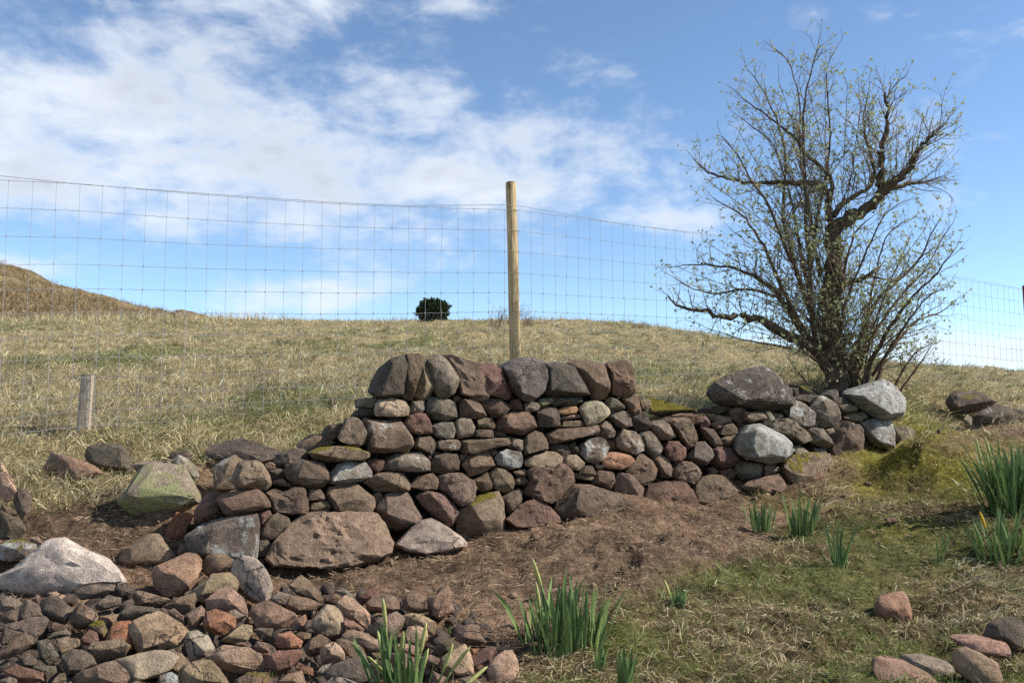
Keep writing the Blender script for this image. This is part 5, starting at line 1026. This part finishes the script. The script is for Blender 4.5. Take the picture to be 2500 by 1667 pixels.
for pts, r in [
    ([Lc(1160, 1110), Lc(1050, 980), Lc(980, 880), Lc(900, 740, .1), Lc(800, 620, .15), Lc(700, 560, .2), Lc(560, 500, .3), Lc(400, 480, .4), Lc(230, 470, .45), Lc(150, 490, .45)], .032),
    ([Lc(1150, 1090), Lc(1090, 900, -.1), Lc(1080, 700, -.1), Lc(1090, 450, -.1), Lc(1050, 200, -.1), K(1040, 1100, -.1), K(1020, 800), K(1050, 500), K(1110, 350), K(1140, 190)], .026),
    ([Lc(1180, 1000, .2), Lc(1040, 700, .3), Lc(960, 400, .35), Lc(880, 150, .4), K(900, 1200, .4), K(910, 950, .4), K(830, 700, .45), K(700, 450, .5), K(640, 400, .5)], .024),
    ([Lc(1120, 1060), Lc(960, 800, -.2), Lc(850, 560, -.3), Lc(760, 330, -.35), Lc(620, 130, -.4), Lc(430, 30, -.45), K(400, 1290, -.45)], .026),
    ([Lc(1000, 900), Lc(860, 700, .3), Lc(640, 640, .5), Lc(420, 690, .6), Lc(240, 640, .6), Lc(120, 560, .6)], .018),
    ([Lc(1080, 800), Lc(1000, 560, -.2), Lc(900, 330, -.3), Lc(800, 60, -.3), K(650, 1150, -.35), K(560, 960, -.4), K(460, 860, -.4)], .020),
    ([Lc(1070, 640), Lc(1000, 300, .2), Lc(960, 60, .2), K(900, 1150, .2), K(820, 900, .3), K(700, 820, .3), K(590, 730, .35)], .016),
    ([Lc(1090, 500), Lc(1120, 200, .2), K(1190, 1150, .25), K(1220, 900, .3), K(1200, 600, .3), K(1180, 380, .3), K(1250, 270, .3)], .017),
    ([Lc(1150, 560, .1), K(1060, 1300, .2), K(1000, 1000, .2), K(1010, 600, .2), K(920, 300, .2), K(820, 250, .2)], .015),
    ([Lc(1400, 1390), Lc(1385, 1270), Lc(1330, 1130), Lc(1260, 1030, -.1), Lc(1240, 880, -.15), Lc(1300, 700, -.2), Lc(1330, 450, -.2), Lc(1420, 200, -.2), K(1500, 1430, -.2)], .034),
    ([Lc(1400, 1390), Lc(1400, 1180, .1), Lc(1430, 1000, .1), Lc(1480, 850, .15), Lc(1560, 700, .2), Lc(1700, 600, .25), Lc(1850, 450, .3), Lc(1900, 330, .3), Lc(1990, 160, .3)], .026),
    ([Lc(1470, 1380), Lc(1490, 1200), Lc(1560, 1050, -.1), Lc(1650, 900, -.2), Lc(1800, 700, -.3), Lc(1950, 560, -.4), Lc(2050, 430, -.45), Lc(2110, 350, -.45)], .024),
    ([Lc(1530, 1380), Lc(1600, 1130, .1), Lc(1720, 980, .2), Lc(1850, 850, .3), Lc(2000, 820, .35), Lc(2080, 740, .4)], .020),
    ([Lc(1650, 1380, -.1), Lc(1750, 1180, -.2), Lc(1830, 1080, -.25), Lc(1910, 1040, -.3)], .012),
    ([Lc(1690, 1390, -.1), Lc(1800, 1240, -.15), Lc(1880, 1130, -.2), Lc(1920, 1060, -.2)], .010),
    ([Lc(1430, 1200), Lc(1480, 950, .3), Lc(1500, 700, .4), Lc(1560, 450, .5), Lc(1620, 250, .5), K(1750, 1450, .5)], .018),
    ([Lc(1460, 1100), Lc(1600, 850, .3), Lc(1760, 640, .5), Lc(1900, 500, .55), Lc(2000, 300, .6), Lc(2080, 190, .6)], .016),
    ([Lc(1520, 1250), Lc(1680, 1000, -.3), Lc(1800, 830, -.45), Lc(1900, 700, -.5), Lc(2020, 640, -.5)], .015),
    ([Lc(1230, 1240), Lc(1130, 1150, -.2), Lc(1030, 1080, -.3), Lc(900, 1050, -.4), Lc(760, 1030, -.45), Lc(600, 1000, -.5), Lc(430, 940, -.5), Lc(360, 920, -.5)], .012),
    ([Lc(1180, 1430), Lc(1070, 1310, -.3), Lc(960, 1180, -.4), Lc(930, 1130, -.4)], .010),
    ([Lc(1290, 1100), Lc(1310, 800, -.3), Lc(1400, 560, -.4), Lc(1500, 330, -.45), Lc(1600, 120, -.5), K(1720, 1320, -.5)], .016)]:
    add_limb('stem', pts, r, .0035, 26, 7)
ENV = [(1640, 735), (1660, 640), (1690, 560), (1735, 520), (1770, 470), (1695, 390), (1730, 300), (1765, 260), (1800, 215), (1825, 165), (1880, 130), (1960, 120), (2000, 75), (2055, 130), (2100, 180),
       (2325, 560), (2310, 620), (2300, 690), (2320, 735), (2290, 800), (2265, 880), (2230, 560), (2280, 520), (1720, 690), (1790, 600), (1840, 420), (1900, 300), (1960, 230), (1780, 790), (2200, 640), (2240, 760)]
for (eu, ev) in ENV:
    d1 = rs.uniform(-.7, .7); b = P(2050 + rs.uniform(-45, 75), 962, np.array(TD + rs.uniform(-.1, .1))); eu2, ev2 = eu + (2050 - eu) * .12, ev + (900 - ev) * .11; e = P(eu2 + rs.uniform(-15, 15), ev2, np.array(TD + d1)); h = e - b
    m1 = b + np.array([h[0] * rs.uniform(.12, .25), h[1] * .2, h[2] * .34 + .08]); m2 = b + np.array([h[0] * rs.uniform(.45, .6), h[1] * .6, h[2] * .68 + .05])
    add_limb('stem', [b, m1, m2, e], rs.uniform(.004, .009), .0024, 20, 5)
def grow(p, d, ln, r, lev, up=.5):
    n = max(3, int(ln / .05)); st = ln / n; q = [p]; d = d / np.linalg.norm(d)
    for k in range(n):
        d = d + rs.normal(0, .17, 3) + np.array([0, 0, up * .10]); d /= np.linalg.norm(d); q.append(q[-1] + d * st)
    q = np.array(q); rr = np.linspace(r, max(.0011, r * .45), n + 1); twigs.add(q - TO, rr, 3, False)
    if lev > 0:
        for k in range(1, n + 1):
            if rs.uniform() < .74:
                dd = q[min(k, n)] - q[k - 1]; dd /= np.linalg.norm(dd); side = rs.normal(size=3); side -= dd * (side @ dd); side /= np.linalg.norm(side)
                grow(q[k], dd * .75 + side * rs.uniform(.5, .95), ln * rs.uniform(.28, .55), rr[k] * .66, lev - 1, up)
    if rs.uniform() < .36: buds.append((q[-1], d))
    if lev == 0 and rs.uniform() < .10: buds.append((q[n // 2], d))
    return q
for bi, (q, r) in enumerate(BR):
    if bi == 0: continue
    m = len(q)
    tot_l = np.linalg.norm(np.diff(q, axis=0), axis=1).sum()
    dense = bi in (2, 3, 4, 7)
    for s in np.arange(.14 * tot_l, tot_l, (.034 if dense else (.052 if bi < 32 else .068))):
        k = min(m - 2, int(s / tot_l * (m - 1))); dd = q[k + 1] - q[k]; dd /= np.linalg.norm(dd)
        if r[k] > .05 and rs.uniform() < .75: continue
        side = rs.normal(size=3); side[1] *= .8; side -= dd * (side @ dd); side /= np.linalg.norm(side)
        f = s / tot_l
        grow(q[k], dd * .55 + side * .8 + np.array([0, 0, .42]), rs.uniform(.20, .40) * (1 - .42 * f) * (1.3 if dense else 1), min(r[k] * .5, .0055), 2 if rs.uniform() < (.8 if dense else .6) else 1, .7)
    grow(q[-1], q[-1] - q[-3], rs.uniform(.1, .2), .003, 1, .5)
tw = link('twigs', twigs.mesh('twigs', False), M_TWIG, tree); tw['kind'] = 'stuff'
# leaf buds: small rosettes of pointed leaves
VV, FF, n0 = [], [], 0
for (p, d) in buds:
    for k in range(rs.randint(3, 6)):
        dd = d * .9 + rs.normal(0, .55, 3); dd /= np.linalg.norm(dd); ln = rs.uniform(.014, .034); sd = np.cross(dd, rs.normal(size=3)); sd /= np.linalg.norm(sd); nn_ = np.cross(dd, sd)
        a = p - TO; VV += [a, a + dd * ln * .5 + sd * ln * .26 + nn_ * ln * .1, a + dd * ln, a + dd * ln * .5 - sd * ln * .26 + nn_ * ln * .1]; FF += [(n0, n0 + 1, n0 + 2, n0 + 3)]; n0 += 4
bd = link('leaf_buds', raw_mesh('leaf_buds', VV, FF, False), M_BUD, tree); bd['kind'] = 'stuff'
# ---------------------------------------------------------------- daffodil clumps
def strip(p, d, side, ln, wd, bend, fold=0.0, n=6, twist=0.0, curl=0.0):
    """a strap leaf with a shallow channel"""
    V = []; q = np.array(p, float); d = d / np.linalg.norm(d); side = side - d * (side @ d); side /= np.linalg.norm(side)
    for k in range(n + 1):
        t = k / n; w_ = wd * (1 if t < .72 else max(.12, 1 - ((t - .72) / .28) ** 1.6)) * (.75 + .25 * min(1, t * 4)); nn_ = np.cross(side, d)
        V += [q - side * w_ * .5, q + nn_ * w_ * .16, q + side * w_ * .5]
        ax = bend * (1 + curl * (t > .6) * 3) * ln / n
        d = d + np.array([ax[0], ax[1], -np.linalg.norm(ax) * .6]); d /= np.linalg.norm(d)
        side = side + nn_ * twist / n; side -= d * (side @ d); side /= np.linalg.norm(side); q = q + d * ln / n
    Fq = []
    for k in range(n):
        a = 3 * k; Fq += [(a, a + 1, a + 4, a + 3), (a + 1, a + 2, a + 5, a + 4)]
    return np.array(V), Fq
def clump(label, u, v, rad_px, n_leaf, hmin, hmax, seed, nbuds=0, spread=.25, wd=.013, depth=None, squash=.6, yellowish=False, flower=False, buds_at=None, name='daffodil_clump', lean=(0, 0)):
    r_ = np.random.RandomState(seed); d0 = depth or hit(u, v); c = P(u, v, np.array(d0)); c[2] = gz(np.array([c[0]]), np.array([c[1]]))[0]
    root = empty(name, c); tag(root, label, 'daffodils', 'daffodil clumps in the turf', 'thing'); R_ = rad_px / F * d0
    for k in range(n_leaf):
        a = r_.uniform(0, 2 * math.pi); rr = math.sqrt(r_.uniform()) * R_; b = np.array([math.cos(a) * rr, math.sin(a) * rr * squash, 0.0])
        z = gz(np.array([c[0] + b[0]]), np.array([c[1] + b[1]]))[0] - c[2] - .012; b[2] = z
        d = np.array([b[0] / R_ * spread * 1.2 + r_.normal(0, spread * .45) + lean[0], b[1] / R_ * spread + r_.normal(0, spread * .45), 1.0])
        ln = r_.uniform(hmin, hmax); side = np.array([math.cos(a + 1.57 + r_.normal(0, .5)), math.sin(a + 1.57), 0]); sp_ = r_.uniform(.4, 1.9); d[:2] *= sp_; be = np.array([d[0], d[1], 0]) * r_.uniform(0, 3.2) + r_.normal(0, .32, 3)
        V, Fq = strip(b, d, side, ln, wd * r_.uniform(.75, 1.2), be, twist=r_.normal(0, .7), curl=(1 if r_.uniform() < .22 else 0))
        link('leaf', raw_mesh('leaf', V, Fq), M_DAFFPALE if r_.uniform() < (.34 if yellowish else .15) else M_DAFF, root)
    pts = buds_at or []
    for k in range(nbuds + len(pts)):
        a = r_.uniform(0, 2 * math.pi); rr = R_ * r_.uniform(.1, .9)
        if k < len(pts):
            uu, vv = pts[k]; tip = P(uu, vv, np.array(d0 + r_.uniform(-.06, .1))) - c; b = np.array([tip[0] * .45 + r_.normal(0, .02), r_.uniform(-.06, .06), -.01])
        else:
            b = np.array([math.cos(a) * rr, math.sin(a) * rr * squash, -.01]); tip = b + np.array([r_.normal(0, .06), r_.normal(0, .05), r_.uniform(hmin, hmax) * 1.02])
        mid = (b + tip) / 2 + np.array([r_.normal(0, .012), r_.normal(0, .012), .01]); ln = np.linalg.norm(tip - b); fr = max(.5, 1 - .095 / ln)
        q = smooth([b, mid, tip], 12); kk = int(fr * 11); tb = Tubes(); tb.add(q[:kk + 1], .0037, 6); st = link('stem', tb.mesh('stem'), M_DAFFPALE, root)
        q2 = q[kk:]; q2 = smooth(q2, 9); t = np.linspace(0, 1, 9); rad = .0034 + .0048 * np.sin(np.clip(t * 1.02, 0, 1) * math.pi) ** .8 * (1 - .35 * t); rad[-1] = .0012
        tb = Tubes(); tb.add(q2, rad, 7); link('flower_bud', tb.mesh('flower_bud'), M_DAFFYEL if flower else M_DAFFBUD, st)
    return root
clump('large daffodil clump of broad green leaves at bottom centre', 1375, 1560, 105, 110, .13, .26, 1, 1, .17, .0150, depth=3.5, squash=1.25, yellowish=True, buds_at=[(1300, 1362)])
clump('budding daffodils with pale yellow spear buds among the pile stones', 985, 1700, 55, 26, .16, .30, 2, 0, .16, .016, depth=3.0, squash=.5, buds_at=[(935, 1460), (922, 1538), (1041, 1518), (1046, 1582), (1106, 1570), (1148, 1578), (898, 1600), (1190, 1626), (985, 1540)])
clump('tall dense daffodil clump at the right edge below the far boulders', 2465, 1232, 62, 150, .24, .47, 3, 5, .2, .014, depth=5.35, squash=.7, buds_at=[(2382, 1068), (2405, 1064)], flower=False)
clump('low straggly daffodils with a drooping yellow bud at the right edge', 2455, 1330, 65, 60, .10, .24, 4, 0, .22, .013, depth=4.75, squash=.8, flower=True, yellowish=True, buds_at=[(2392, 1248), (2498, 1293)])
clump('left of two small daffodil tufts on bare soil below the wall', 1862, 1298, 26, 26, .10, .22, 5, 0, .15, .014, squash=.9)
clump('right and taller of two small daffodil tufts on bare soil', 1955, 1310, 28, 34, .12, .27, 6, 0, .13, .015, squash=.9)
clump('dark small daffodil tuft standing alone in the turf right of bare soil', 2046, 1392, 20, 20, .10, .26, 7, 0, .2, .013, squash=.8)
clump('three pale thin daffodil leaves at the right of the turf', 2290, 1372, 10, 5, .14, .22, 8, 0, .3, .011, yellowish=True)
clump('tiny pair of shoots in the soil right of the large clump', 1618, 1470, 5, 4, .05, .09, 9, 0, .2, .012)
clump('short yellow tipped daffodil shoot right of the tiny pair', 1660, 1475, 22, 13, .05, .13, 10, 1, .3, .013, yellowish=True)
clump('short dark daffodil tuft at the bottom edge right of the clump', 1524, 1672, 16, 14, .09, .16, 11, 0, .14, .014)
clump('small daffodil tuft just in front of the large clump', 1462, 1625, 12, 8, .06, .11, 12, 0, .22, .012)
clump('single green shoot between stones in the middle of the heap', 664, 1590, 3, 3, .10, .15, 13, 0, .1, .010, depth=3.35)
clump('tiny bright grass shoot between the front stones of the heap', 672, 1660, 8, 9, .04, .09, 14, 0, .25, .007, depth=3.1, yellowish=True)
clump('pair of blue green shoots beside the shark fin stone', 1094, 1522, 4, 3, .06, .09, 15, 0, .25, .012, depth=3.72)
# ---------------------------------------------------------------- shrubs on the ridge
rs = np.random.RandomState(31)
def evergreen():
    d = 34.0; base = P(1056, 788, np.array(d)); h = 54 / F * d; r = 34 / F * d; root = empty('evergreen_bush', base)
    tag(root, 'dark round evergreen bush alone on the field ridge', 'bush', kind='thing')
    tb = Tubes()
    for k in range(5): tb.add(smooth([[0, 0, -.15], [rs.normal(0, .05), rs.normal(0, .05), .25], [rs.normal(0, .3), rs.normal(0, .3), h * .7]], 8), np.linspace(.04, .012, 8), 6)
    link('trunk', tb.mesh('trunk'), M_BARK, root)
    VV, FF, n0 = [], [], 0
    for k in range(5200):
        v = rs.normal(size=3); v /= np.linalg.norm(v); rr = rs.uniform(.3, 1) ** .5; lump = 1 + .26 * vn(np.array([v * 2.6]), 3)[0] + .22 * vn(np.array([v * 6]), 4)[0]
        p = v * rr * lump * np.array([r, r, h * .52]) + np.array([0, 0, h * .48]); p[2] = max(p[2], .02)
        dd = v * .8 + np.array([0, 0, .5]) + rs.normal(0, .5, 3); dd /= np.linalg.norm(dd); ln = rs.uniform(.06, .17); sd = np.cross(dd, rs.normal(size=3)); sd /= np.linalg.norm(sd)
        VV += [p, p + dd * ln * .5 + sd * ln * .3, p + dd * ln, p + dd * ln * .5 - sd * ln * .3]; FF.append((n0, n0 + 1, n0 + 2, n0 + 3)); n0 += 4
    link('crown', raw_mesh('crown', VV, FF, False), M_HOLLY, root)
evergreen()
def bare_shrub(u, v, d, hpx, wpx, label, n=16):
    base = P(u, v, np.array(d)); h = hpx / F * d; wd = wpx / F * d; root = empty('bare_shrub', base - np.array([0, 0, .1])); tag(root, label, 'shrub', 'leafless shrubs on the ridge', 'thing'); tb = Tubes()
    def g(p, dd, ln, r, lev):
        m = 6; q = [p]
        for k in range(m): dd = dd + rs.normal(0, .16, 3); dd /= np.linalg.norm(dd); q.append(q[-1] + dd * ln / m)
        tb.add(q, np.linspace(r, r * .4, m + 1), 3, False)
        if lev:
            for k in range(2, m + 1):
                if rs.uniform() < .8: g(q[k], dd + rs.normal(0, .5, 3), ln * .45, r * .5, lev - 1)
    for k in range(n): g(np.array([rs.normal(0, wd * .18), rs.normal(0, .1), 0.]), np.array([rs.normal(0, .32), rs.normal(0, .3), 1.]), h * rs.uniform(.6, 1.0), .011 * d / 25, 2)
    link('branches', tb.mesh('branches', False), M_TWIG, root)['kind'] = 'stuff'
bare_shrub(1222, 800, 27, 68, 60, 'leafless brown shrub left of the timber post on the ridge')
bare_shrub(1284, 805, 27, 48, 40, 'smaller leafless shrub just right of the timber post', 12)
bare_shrub(2292, 903, 25, 38, 40, 'leafless shrub on the right ridge beyond the tree', 12)
bare_shrub(2360, 908, 25, 32, 40, 'low leafless shrub at far right of the ridge', 10)
# ---------------------------------------------------------------- grass, litter and moss blades
def blades(name, B, D, ln, wd, bend, col, label, cat, tipcol=None):
    """B base points, D start directions, bend: vector added towards the tip"""
    n = len(B); D = D / np.linalg.norm(D, axis=1)[:, None]
    S_ = np.cross(D, np.random.RandomState(3).normal(size=(n, 3))); S_ /= np.linalg.norm(S_, axis=1)[:, None] + 1e-9
    M_ = B + D * (ln * .5)[:, None]; D2 = D + bend; D2 /= np.linalg.norm(D2, axis=1)[:, None]; T = M_ + D2 * (ln * .5)[:, None]
    w_ = (wd * .5)[:, None]
    V = np.stack([B - S_ * w_, B + S_ * w_, M_ - S_ * w_ * .85, M_ + S_ * w_ * .85, T], 1).reshape(-1, 3)
    o = np.arange(n)[:, None] * 5; L = np.concatenate([o + np.array([[0, 1, 3, 2]]), o + np.array([[2, 3, 4]])], 1).ravel()
    st = np.stack([np.arange(n) * 7, np.arange(n) * 7 + 4], 1).ravel(); tt = np.tile([4, 3], n)
    c = np.repeat(col, 5, 0)
    ob = link(name, fast_mesh(name, V, L, st, tt, c, False), M_BLADE); tag(ob, label, cat, kind='stuff'); return ob
rs = np.random.RandomState(91)
PAL = np.array([(.54, .45, .255), (.64, .55, .35), (.43, .34, .18), (.28, .195, .10), (.20, .22, .075), (.26, .27, .10)])
def pick(n, w_): return PAL[rs.choice(len(PAL), n, p=np.array(w_) / sum(w_))] * rs.uniform(.75, 1.2, (n, 1))
def scatter(n, y0, y1, power, smax=.72):
    t = rs.uniform(size=n); a = 1 - power
    Y = (y0 ** a + t * (y1 ** a - y0 ** a)) ** (1 / a); X = rs.uniform(-smax, smax, n) * (Y + .3); return X, Y
def fieldz(X, Y):
    Z = gz(X, Y); return (Z,) + zones(X, Y, Z)
WIND = np.array([.75, -.25, 0])
# tussocks
X, Y = scatter(8000, 4.6, 44, 1.05); Z, u, v, f, g, m = fieldz(X, Y); ok = f > .55; X, Y, Z = X[ok], Y[ok], Z[ok]
EX = [P(a, b, np.array(hit(a, b))) for a, b in [(2370, 1425), (2400, 1435), (2425, 1455), (2385, 1450), (2350, 1400), (2360, 1545), (1940, 1250), (1980, 1240), (2150, 1245), (2000, 1215), (1860, 1228), (2340, 1535), (60, 1200), (330, 1190), (250, 1240), (20, 1160), (420, 1195), (520, 1130), (2210, 1150), (2240, 1170), (2180, 1120)]]
X = np.concatenate([X, [q[0] for q in EX], [q[0] + .06 for q in EX]]); Y = np.concatenate([Y, [q[1] for q in EX], [q[1] + .05 for q in EX]])
size = (.45 + 1.25 * rs.uniform(size=len(X)) ** 1.7) * (1 + .25 * n2(X, Y, .5, 71)); k = 34; ci = np.repeat(np.arange(len(X)), k); n = len(ci)
tone = n2(X, Y, .55, 31) + .6 * n2(X, Y, 2.2, 32); green = sst(tone + rs.normal(0, .25, len(X)), .2, .9)
off = rs.normal(0, .055, (n, 2)) * size[ci][:, None]; bx, by = X[ci] + off[:, 0], Y[ci] + off[:, 1]; bz = gz(bx, by) - .01
D = np.stack([off[:, 0] * 9, off[:, 1] * 9, np.full(n, .75)], 1) + WIND * rs.uniform(.1, .9, (n, 1)) + rs.normal(0, .22, (n, 3))
ln = rs.uniform(.07, .165, n) * size[ci]; wd = (.0035 + .00034 * np.minimum(Y[ci], 34)) * rs.uniform(.7, 1.3, n)
col = pick(n, [4, 3.4, 2.2, .9, .25, .2]); gc = pick(n, [.6, .3, .2, .2, 2, 2]); sel = rs.uniform(size=n) < green[ci] * .75; col[sel] = gc[sel]
tv = (1 + .28 * rs.normal(size=len(X))) * np.where(rs.uniform(size=len(X)) < .09, .5, 1); col *= tv[ci][:, None].clip(.35, 1.55)
blades('tussock_grass', np.stack([bx, by, bz], 1), D, ln, wd, WIND * .8 + np.array([0, 0, -.75]) + rs.normal(0, .25, (n, 3)), np.clip(col, .01, .8), 'bleached tussock grass covering the field behind the wall', 'grass')
# shorter sward between
X, Y = scatter(140000, 4.6, 40, 1.15); Z, u, v, f, g, m = fieldz(X, Y); ok = (f > .3); X, Y, Z = X[ok], Y[ok], Z[ok]; n = len(X)
tone = n2(X, Y, .55, 31) + .6 * n2(X, Y, 2.2, 32); gsel = rs.uniform(size=n) < sst(tone, .05, .9) * .85
D = np.stack([rs.normal(0, .5, n), rs.normal(0, .5, n), np.full(n, .6)], 1) + WIND * .4; col = pick(n, [4, 2.5, 2.5, 1, .5, .4]); gc = pick(n, [.4, .2, .3, .1, 3, 3]); col[gsel] = gc[gsel]
blades('field_sward', np.stack([X, Y, Z - .008], 1), D, rs.uniform(.06, .15, n), (.0032 + .0004 * Y) * rs.uniform(.7, 1.3, n), np.array([.2, -.1, -.5]) + rs.normal(0, .3, (n, 3)), col, 'short mixed green and straw grass of the field', 'grass')
# foreground turf
X, Y = scatter(190000, 2.5, 9.5, .9, .75); Z, u, v, f, g, m = fieldz(X, Y); keep = rs.uniform(size=len(X)) < np.clip(np.maximum(g, m) * 1.05, 0, 1) * (f < .6); X, Y, Z, m, u, v = X[keep], Y[keep], Z[keep], m[keep], u[keep], v[keep]; n = len(X)
patch = n2(X, Y, 2.0, 33) + .7 * n2(X, Y, 5.5, 34); gsel = rs.uniform(size=n) < sst(patch, -.75, .45) * .9
D = np.stack([rs.normal(0, .8, n), rs.normal(0, .8, n), np.abs(rs.normal(.35, .3, n))], 1)
col = pick(n, [3, 1.2, 3, 2.4, 1, .7]) * .95; gc = np.array([(.14, .18, .04), (.20, .23, .06), (.11, .145, .04)])[rs.choice(3, n)] * rs.uniform(.75, 1.3, (n, 1)); col[gsel] = gc[gsel]
ln = rs.uniform(.025, .075, n) * np.where(gsel, 1, 1.25)
mo = rs.uniform(size=n) < m * .8; mc = np.array([(.40, .36, .045), (.30, .29, .04), (.48, .40, .07)])[rs.choice(3, n)] * rs.uniform(.7, 1.25, (n, 1)); col[mo] = mc[mo]; ln[mo] *= .55; D[mo, 2] += .5
blades('turf', np.stack([X, Y, Z - .004], 1), D, ln, rs.uniform(.0018, .0036, n) * (.6 + .12 * Y), rs.normal(0, .5, (n, 3)) + np.array([0, 0, -.45]), col, 'short mossy turf and dead grass in the right foreground', 'turf')
# dead litter lying on the soil
X, Y = scatter(155000, 2.6, 8.5, .9, .75); Z, u, v, f, g, m = fieldz(X, Y); pr = (1 - f) * (1 - .75 * g) * (.5 + .5 * sst(n2(X, Y, 3.2, 38) + .5 * n2(X, Y, 9, 39), -.35, .35)); keep = rs.uniform(size=len(X)) < pr; X, Y, Z = X[keep], Y[keep], Z[keep]; n = len(X)
D = np.stack([rs.normal(0, 1, n), rs.normal(0, 1, n), np.abs(rs.normal(.05, .22, n))], 1)
LP = np.array([(.40, .285, .18), (.29, .195, .125), (.50, .39, .25), (.18, .115, .073), (.34, .235, .15)]); col = LP[rs.choice(5, n, p=[.25, .27, .13, .2, .15])] * rs.uniform(.75, 1.2, (n, 1))
blades('dead_grass_litter', np.stack([X, Y, Z + rs.uniform(0, .012, n)], 1), D, rs.uniform(.018, .06, n), rs.uniform(.0016, .0034, n) * (.6 + .12 * Y), rs.normal(0, .45, (n, 3)) - np.array([0, 0, .2]), col, 'brown dead grass litter on the bare soil before the wall', 'litter')
# bracken and rough tufts on the far hill
n = 26000; hu = rs.uniform(-500, 560, n); ht = rs.uniform(0, 1, n) ** .8; hvv = np.interp(hu, HU, HV); vv = hvv + (840 - hvv) * ht; B = P(hu, vv, 92 - 52 * ht ** .8); B[:, 2] += .1
col = np.array([(.27, .20, .11), (.32, .25, .14), (.26, .15, .085), (.18, .14, .07)])[rs.choice(4, n)] * rs.uniform(.7, 1.2, (n, 1))
blades('bracken', B, np.stack([rs.normal(0, .6, n), rs.normal(0, .6, n), np.full(n, .7)], 1), rs.uniform(.3, .8, n), rs.uniform(.03, .07, n), rs.normal(0, .4, (n, 3)) - np.array([0, 0, .3]), col, 'dead rusty bracken and rough grass on the far hill', 'bracken')
# tall dead stalks along the ridge
n = 9000; uu = rs.uniform(-300, 2700, n); rv = np.interp(uu, [a for a, b in RIDGE], [b for a, b in RIDGE]); dd = np.interp(uu, [0, 1400, 2500], [37, 36, 27]) * rs.uniform(.82, 1.0, n); pp = P(uu, rv, dd); pp[:, 2] = gz(pp[:, 0], pp[:, 1])
clus = n2(pp[:, 0], pp[:, 1], .35, 88); w_ = np.where(uu < 700, 1.0, .55); keep = clus > .15 - .35 * (uu < 700); pp, w_ = pp[keep], w_[keep]; n = len(pp)
blades('ridge_stalks', pp, np.stack([rs.normal(0, .3, n), rs.normal(0, .3, n), np.full(n, 1.)], 1), rs.uniform(.15, .48, n) * w_, rs.uniform(.012, .022, n), rs.normal(0, .3, (n, 3)), pick(n, [2, 2, 2, 2, .2, .2]), 'withered stalks and rough grass along the field ridge', 'grass')

# clods and crumbs of earth on the bare soil
VV, FF, CC, n0 = [], [], [], 0
X, Y = scatter(1500, 2.8, 7.5, .9, .7); Z, u, v, f, g, m = fieldz(X, Y); ok = (f < .2) & (g < .5); X, Y, Z = X[ok][:220], Y[ok][:220], Z[ok][:220]
for x, y, z in zip(X, Y, Z):
    N = S2 * (1 + .25 * vn(S2 * 2.2 + x * 9, 5))[:, None]; sz = .006 + .022 * rs.uniform() ** 2.5
    VV.append(np.array([x, y, z + sz * .2]) + N * sz * rs.uniform(.6, 1.3, 3)); FF.append(F2 + n0); CC.append(np.tile(np.array((.36, .245, .165)) * rs.uniform(.6, 1.25), (len(S2), 1))); n0 += len(S2)
FF = np.concatenate(FF); ob = link('earth_crumbs', fast_mesh('earth_crumbs', np.concatenate(VV), FF.ravel(), np.arange(len(FF)) * 3, np.full(len(FF), 3), np.concatenate(CC), False), M_GROUND); tag(ob, 'crumbs and clods of brown earth on the bare soil', 'soil', kind='stuff')
